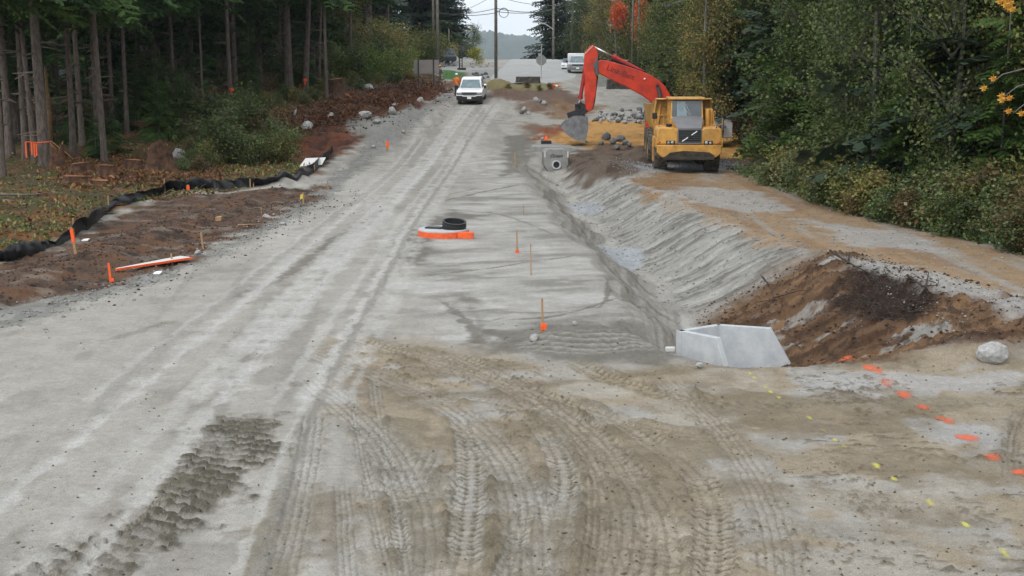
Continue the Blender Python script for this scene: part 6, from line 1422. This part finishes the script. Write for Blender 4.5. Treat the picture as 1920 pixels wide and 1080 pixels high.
yl = [(1460, 745, 16, 8), (1545, 808, 20, 10), (1386, 689, 10, 5), (1406, 700, 14, 5), (1415, 709, 16, 6), (1436, 727, 20, 6), (1446, 735, 22, 6), (1475, 754, 24, 8), (1519, 785, 22, 16), (1580, 835, 40, 12), (1566, 826, 14, 7), (1642, 873, 18, 10), (1678, 900, 22, 7), (1742, 942, 26, 12), (1812, 986, 28, 18), (1885, 1040, 44, 20)]
for i, (px, py, w_, h_) in enumerate(yl): blob('yellow_paint_dash', px, py, w_, h_, SPY, 'yellow spray dash in the line running from the headwall to the lower right corner', 'paint mark', 'yellow spray dashes', ang=YA)
# ------------------------------------------------------------------ poles, sign board, hoop, stop sign
POLE = mat('utility_pole_wood', alb((128, 120, 110)), .9, .2, 2, c2=alb((100, 94, 86))); GALV = mat('galvanised_metal', alb((178, 180, 180)), .5, .1, 5, metal=.3); WIRE = mat('wire_black', (.03, .03, .035), .7)
def pole(px, pb, wpx, lb, h_=13, Y_=None, m=POLE):
    p = GD(px, pb) if Y_ is None else (lambda q: Vector((q.x, q.y, gz(q.x, q.y))))(at(px, pb, Y_)); r_ = wpx * p.y / 2400 / 2
    t = thing('utility_pole', lb, 'pole', p); MB().tube([(0, 0, -.5), (0, 0, h_)], [r_ * 1.05, r_ * .85], 12).build('shaft', m, t, smooth=True); b = MB()
    if h_ < 5: return t, p
    b = MB(); b.box((0, 0, h_ - .8), (2.2, .12, .12)); 
    for xx in (-.9, .9, 0): b.cyl((xx, 0, h_ - .74), (xx, 0, h_ - .5), .05)
    b.build('crossarm', m, t); return t, p
t1, pA = pole(930, 148, 6, 'tall central utility pole with a coil of wire', 13)
b = MB(); sz_ = pA.y / 2400; cz = at(944, 24, pA.y).z - pA.z; r_ = 8.5 * sz_; b.tube([(14.5 * sz_ + r_ * math.cos(a), -.1, cz + r_ * math.sin(a)) for a in [k * math.pi / 16 for k in range(33)]], .028, 5, cap=False); b.tube([(14.5 * sz_ + r_ * .96 * math.cos(a), -.14, cz - .02 + r_ * .95 * math.sin(a)) for a in [k * math.pi / 16 for k in range(33)]], .02, 5, cap=False); b.build('wire_coil', WIRE, t1)
b = MB(); b.tube([(3 * sz_, -.1, cz + r_ * .3), (8 * sz_, -.1, cz + r_ * .5)], .03, 4); b.build('coil_bracket', WIRE, t1)
pole(821, 128, 6, 'utility pole right behind the grey sign board', 12); pole(813, 112, 4.5, 'slim utility pole just left of the sign board pole', 12.5, Y_=165); pole(842, 98, 2.5, 'short thin pole left of the basketball hoop', 4.5, Y_=185)
t3, pC = pole(1037, 110, 4.5, 'pole carrying the far street lamp', 12 - 2.8, Y_=205)
k_ = 205 / 2400; b = MB(); c_ = lambda px, py: Vector(((px - 1037) * k_, -.15, at(1037, py, 205).z - pC.z)); b.tube([c_(1037, 55), c_(1024, 46), c_(1015, 42.5), c_(1006, 42)], .07, 6); la = b.build('lamp_arm', GALV, t3); b = MB(); b.box(c_(1004, 42), (.9, .3, .14)); b.build('lamp_head', GALV, la, bevel=.04)
pole(1073, 60, 4.5, 'grey pole beyond the parked pickup', 14, Y_=178); pole(1185, 130, 4, 'left one of the twin poles right of the red maple', 12, Y_=128); pole(1197, 120, 4.5, 'right one of the twin poles right of the red maple', 12, Y_=134)
def wire(nm, lb, a, c, sag, r_=.025):
    b = MB(); P = [a.lerp(c, k / 24) + Vector((0, 0, -sag * 4 * (k / 24) * (1 - k / 24))) for k in range(25)]; b.tube(P, r_, 4, cap=False); o = b.build(nm, WIRE, None); tag(o, lb, 'wire')
wire('power_line', 'upper wire running left from the coil pole', at(930, 16, 122), at(815, 25, 165), .3, .03); wire('power_line', 'lower wire running left from the coil pole', at(930, 24, 122), at(822, 24, 125), .25, .03)
wire('power_line', 'wire running right from the coil pole to the street lamp pole', at(932, 16, 122), at(1036, 17, 205), .4, .035); wire('power_line', 'second wire running right from the coil pole', at(932, 22, 122), at(1073, 5, 178), .6, .03)
wire('power_line', 'sagging wire between the far grey pole and the twin poles', at(1073, 22, 178), at(1185, 30, 128), 1.1, .03); wire('power_line', 'high sagging wire right of the far grey pole', at(1073, 4, 178), at(1185, -12, 128), .9, .03)
wire('power_line', 'steep wire rising left of the coil pole', at(840, 30, 165), at(925, -8, 122), .2, .025); wire('power_line', 'wire crossing the top of the sky gap', at(940, -4, 140), at(1073, 6, 178), .5, .025)
# sign board on two posts
a, c = GD(786, 152), GD(811, 152); Yb = 116.0; k_ = Yb / 2400; pb = at(800, 153, Yb); pb.z = gz(pb.x, pb.y)
t = thing('sign_board', 'large blank grey sign board back on two dark posts', 'sign', pb, R(2)); zc = at(800, 125, Yb).z - pb.z; b = MB(); b.box((0, .0, zc), (46 * k_, .05, 25 * k_)); b.build('panel', mat('plywood_grey', alb((158, 152, 146)), .85, .1, 1.5), t)
for xx in (-15, 13): b = MB(); b.box((xx * k_, -.08, zc / 2 + .25), (.11, .11, zc + .7)); b.build('post', mat('dark_post', (.05, .05, .055), .8), t)
# stop sign seen from behind
p = GD(1015, 150); k_ = p.y / 2400; t = thing('stop_sign', 'grey back of a stop sign on a tall post at the road end', 'road sign', p, R(6)); zc = at(1015, 113, p.y).z - p.z; r_ = 10 * k_
b = MB(); b.box((0, 0, at(1015, 84, p.y).z / 2 - p.z / 2), (.09, .07, at(1015, 84, p.y).z - p.z)); b.build('post', GALV, t); b = MB(); b.prism([(r_ * math.cos(a), .06, zc + r_ * math.sin(a)) for a in [k * math.pi / 4 + math.pi / 8 for k in range(8)]], (0, .02, 0)); b.build('plate', mat('sign_back', alb((152, 154, 152)), .5, .1, 4, metal=.2), t)
b = MB(); b.prism([(-.30, .05, zc + r_ * .75), (-.05, .05, zc + r_ * .75), (-.05, .05, zc + r_ * 1.25), (-.30, .05, zc + r_ * 1.25)], (0, .02, 0)); b.build('small_plate', GALV, t)
# basketball hoop
p = GD(864, 131); k_ = p.y / 2400; t = thing('basketball_hoop', 'dark basketball hoop stand at the far lawn corner', 'basketball hoop', p); zt_ = at(864, 96, p.y).z - p.z
b = MB(); b.box((-.16, 0, zt_ / 2), (.13, .13, zt_)); b.box((.16, 0, zt_ / 2), (.10, .13, zt_)); 
for k in range(7): b.bar((-.16, 0, zt_ * (k + .2) / 7.3), (.16, 0, zt_ * (k + .9) / 7.3), .05)
b.build('post', BLK, t); zb_ = at(864, 90, p.y).z - p.z; b = MB()
for k in range(5): b.box((-.05, 0, zb_ - .32 + k * .16), (1.35, .04, .04)); b.box((-.65 + k * .3, 0, zb_), (.04, .04, .68))
b.build('backboard_frame', mat('weathered_grey', alb((110, 108, 110)), .8), t); b = MB(); b.tube([(.1 + .23 * math.cos(a), -.35 + .23 * math.sin(a), zb_ - .25) for a in [k * math.pi / 8 for k in range(17)]], .02, 5); b.build('rim', BLK, t)
b = MB(); b.box((.1, 0, .12), (1.0, .6, .24)); b.build('base', BLK, t, bevel=.05)
# dark parked trailer drum behind the rocks, far house glimpses
p = at(843, 116, 160); p.z = gz(p.x, p.y); t = thing('parked_van', 'dark round fronted parked vehicle behind the pale garden rocks', 'van', (p.x, p.y, at(843, 116, 160).z - .3), R(20))
for sx in (-1, 1):
    for yy in (.8, 3.4): wheel(t, sx * .78, yy, .36, .36, .22, GREY_P, lugs=10, lugd=.01)
b = MB(); b.prism([(-.95, y_, z_) for y_, z_ in [(0, .4), (0, 1.0), (.5, 1.2), (1.2, 1.95), (4.4, 2.0), (4.6, .4)]], (1.9, 0, 0)); b.build('body', mat('dark_blue_grey', (.05, .06, .08), .4, .3), t, bevel=.15, seg=4)
b = MB(); b.prism([(-.8, .56, 1.26), (.8, .56, 1.26), (.7, 1.12, 1.86), (-.7, 1.12, 1.86)], (0, -.04, .03)); b.build('windshield', GLASS, t)
for px, py, Y_, w_, h_, lb in [(168, 85, 118, 6, 7, 'grey sided house glimpsed between the left trunks'), (512, 112, 175, 7, 3.2, 'pale house glimpsed beyond the left woods')]:
    p = at(px, py, Y_); z_ = gz(p.x, Y_); t = thing('house', lb, 'house', (p.x, Y_, z_), 0); b = MB(); b.box((0, 4, h_ / 2), (w_, 8, h_)); b.build('wall', mat('house_siding', alb((150, 156, 160) if px < 300 else (225, 225, 220)), .8, .1, 2), t)
    b = MB(); b.prism([(-w_ / 2 - .4, -.4, h_), (w_ / 2 + .4, -.4, h_), (0, -.4, h_ + 2.2)], (0, 8.8, 0)); b.build('roof', mat('roof_shingle', (.08, .08, .085), .9), t)
    b = MB(); b.box((.6, -.03, h_ * .55), (1.6, .08, 1.2)); wf = b.build('window', WHITE, t); b = MB(); b.box((.6, -.08, h_ * .55), (1.4, .03, 1.0)); b.build('pane', GLASS, wf)
# ------------------------------------------------------------------ air
b = MB(); b.box((0, 2600, 45), (3400, 5600, 290)); hz = b.build('haze', bpy.data.materials.new('haze'), None); tag(hz, kind='stuff'); m = hz.data.materials[0]; m.use_nodes = True; t = m.node_tree; t.nodes.remove(t.nodes['Principled BSDF'])
v = t.nodes.new('ShaderNodeVolumePrincipled'); v.inputs['Color'].default_value = (.80, .91, 1, 1); v.inputs['Density'].default_value = .00012; v.inputs['Anisotropy'].default_value = .2; t.links.new(v.outputs[0], t.nodes['Material Output'].inputs['Volume'])
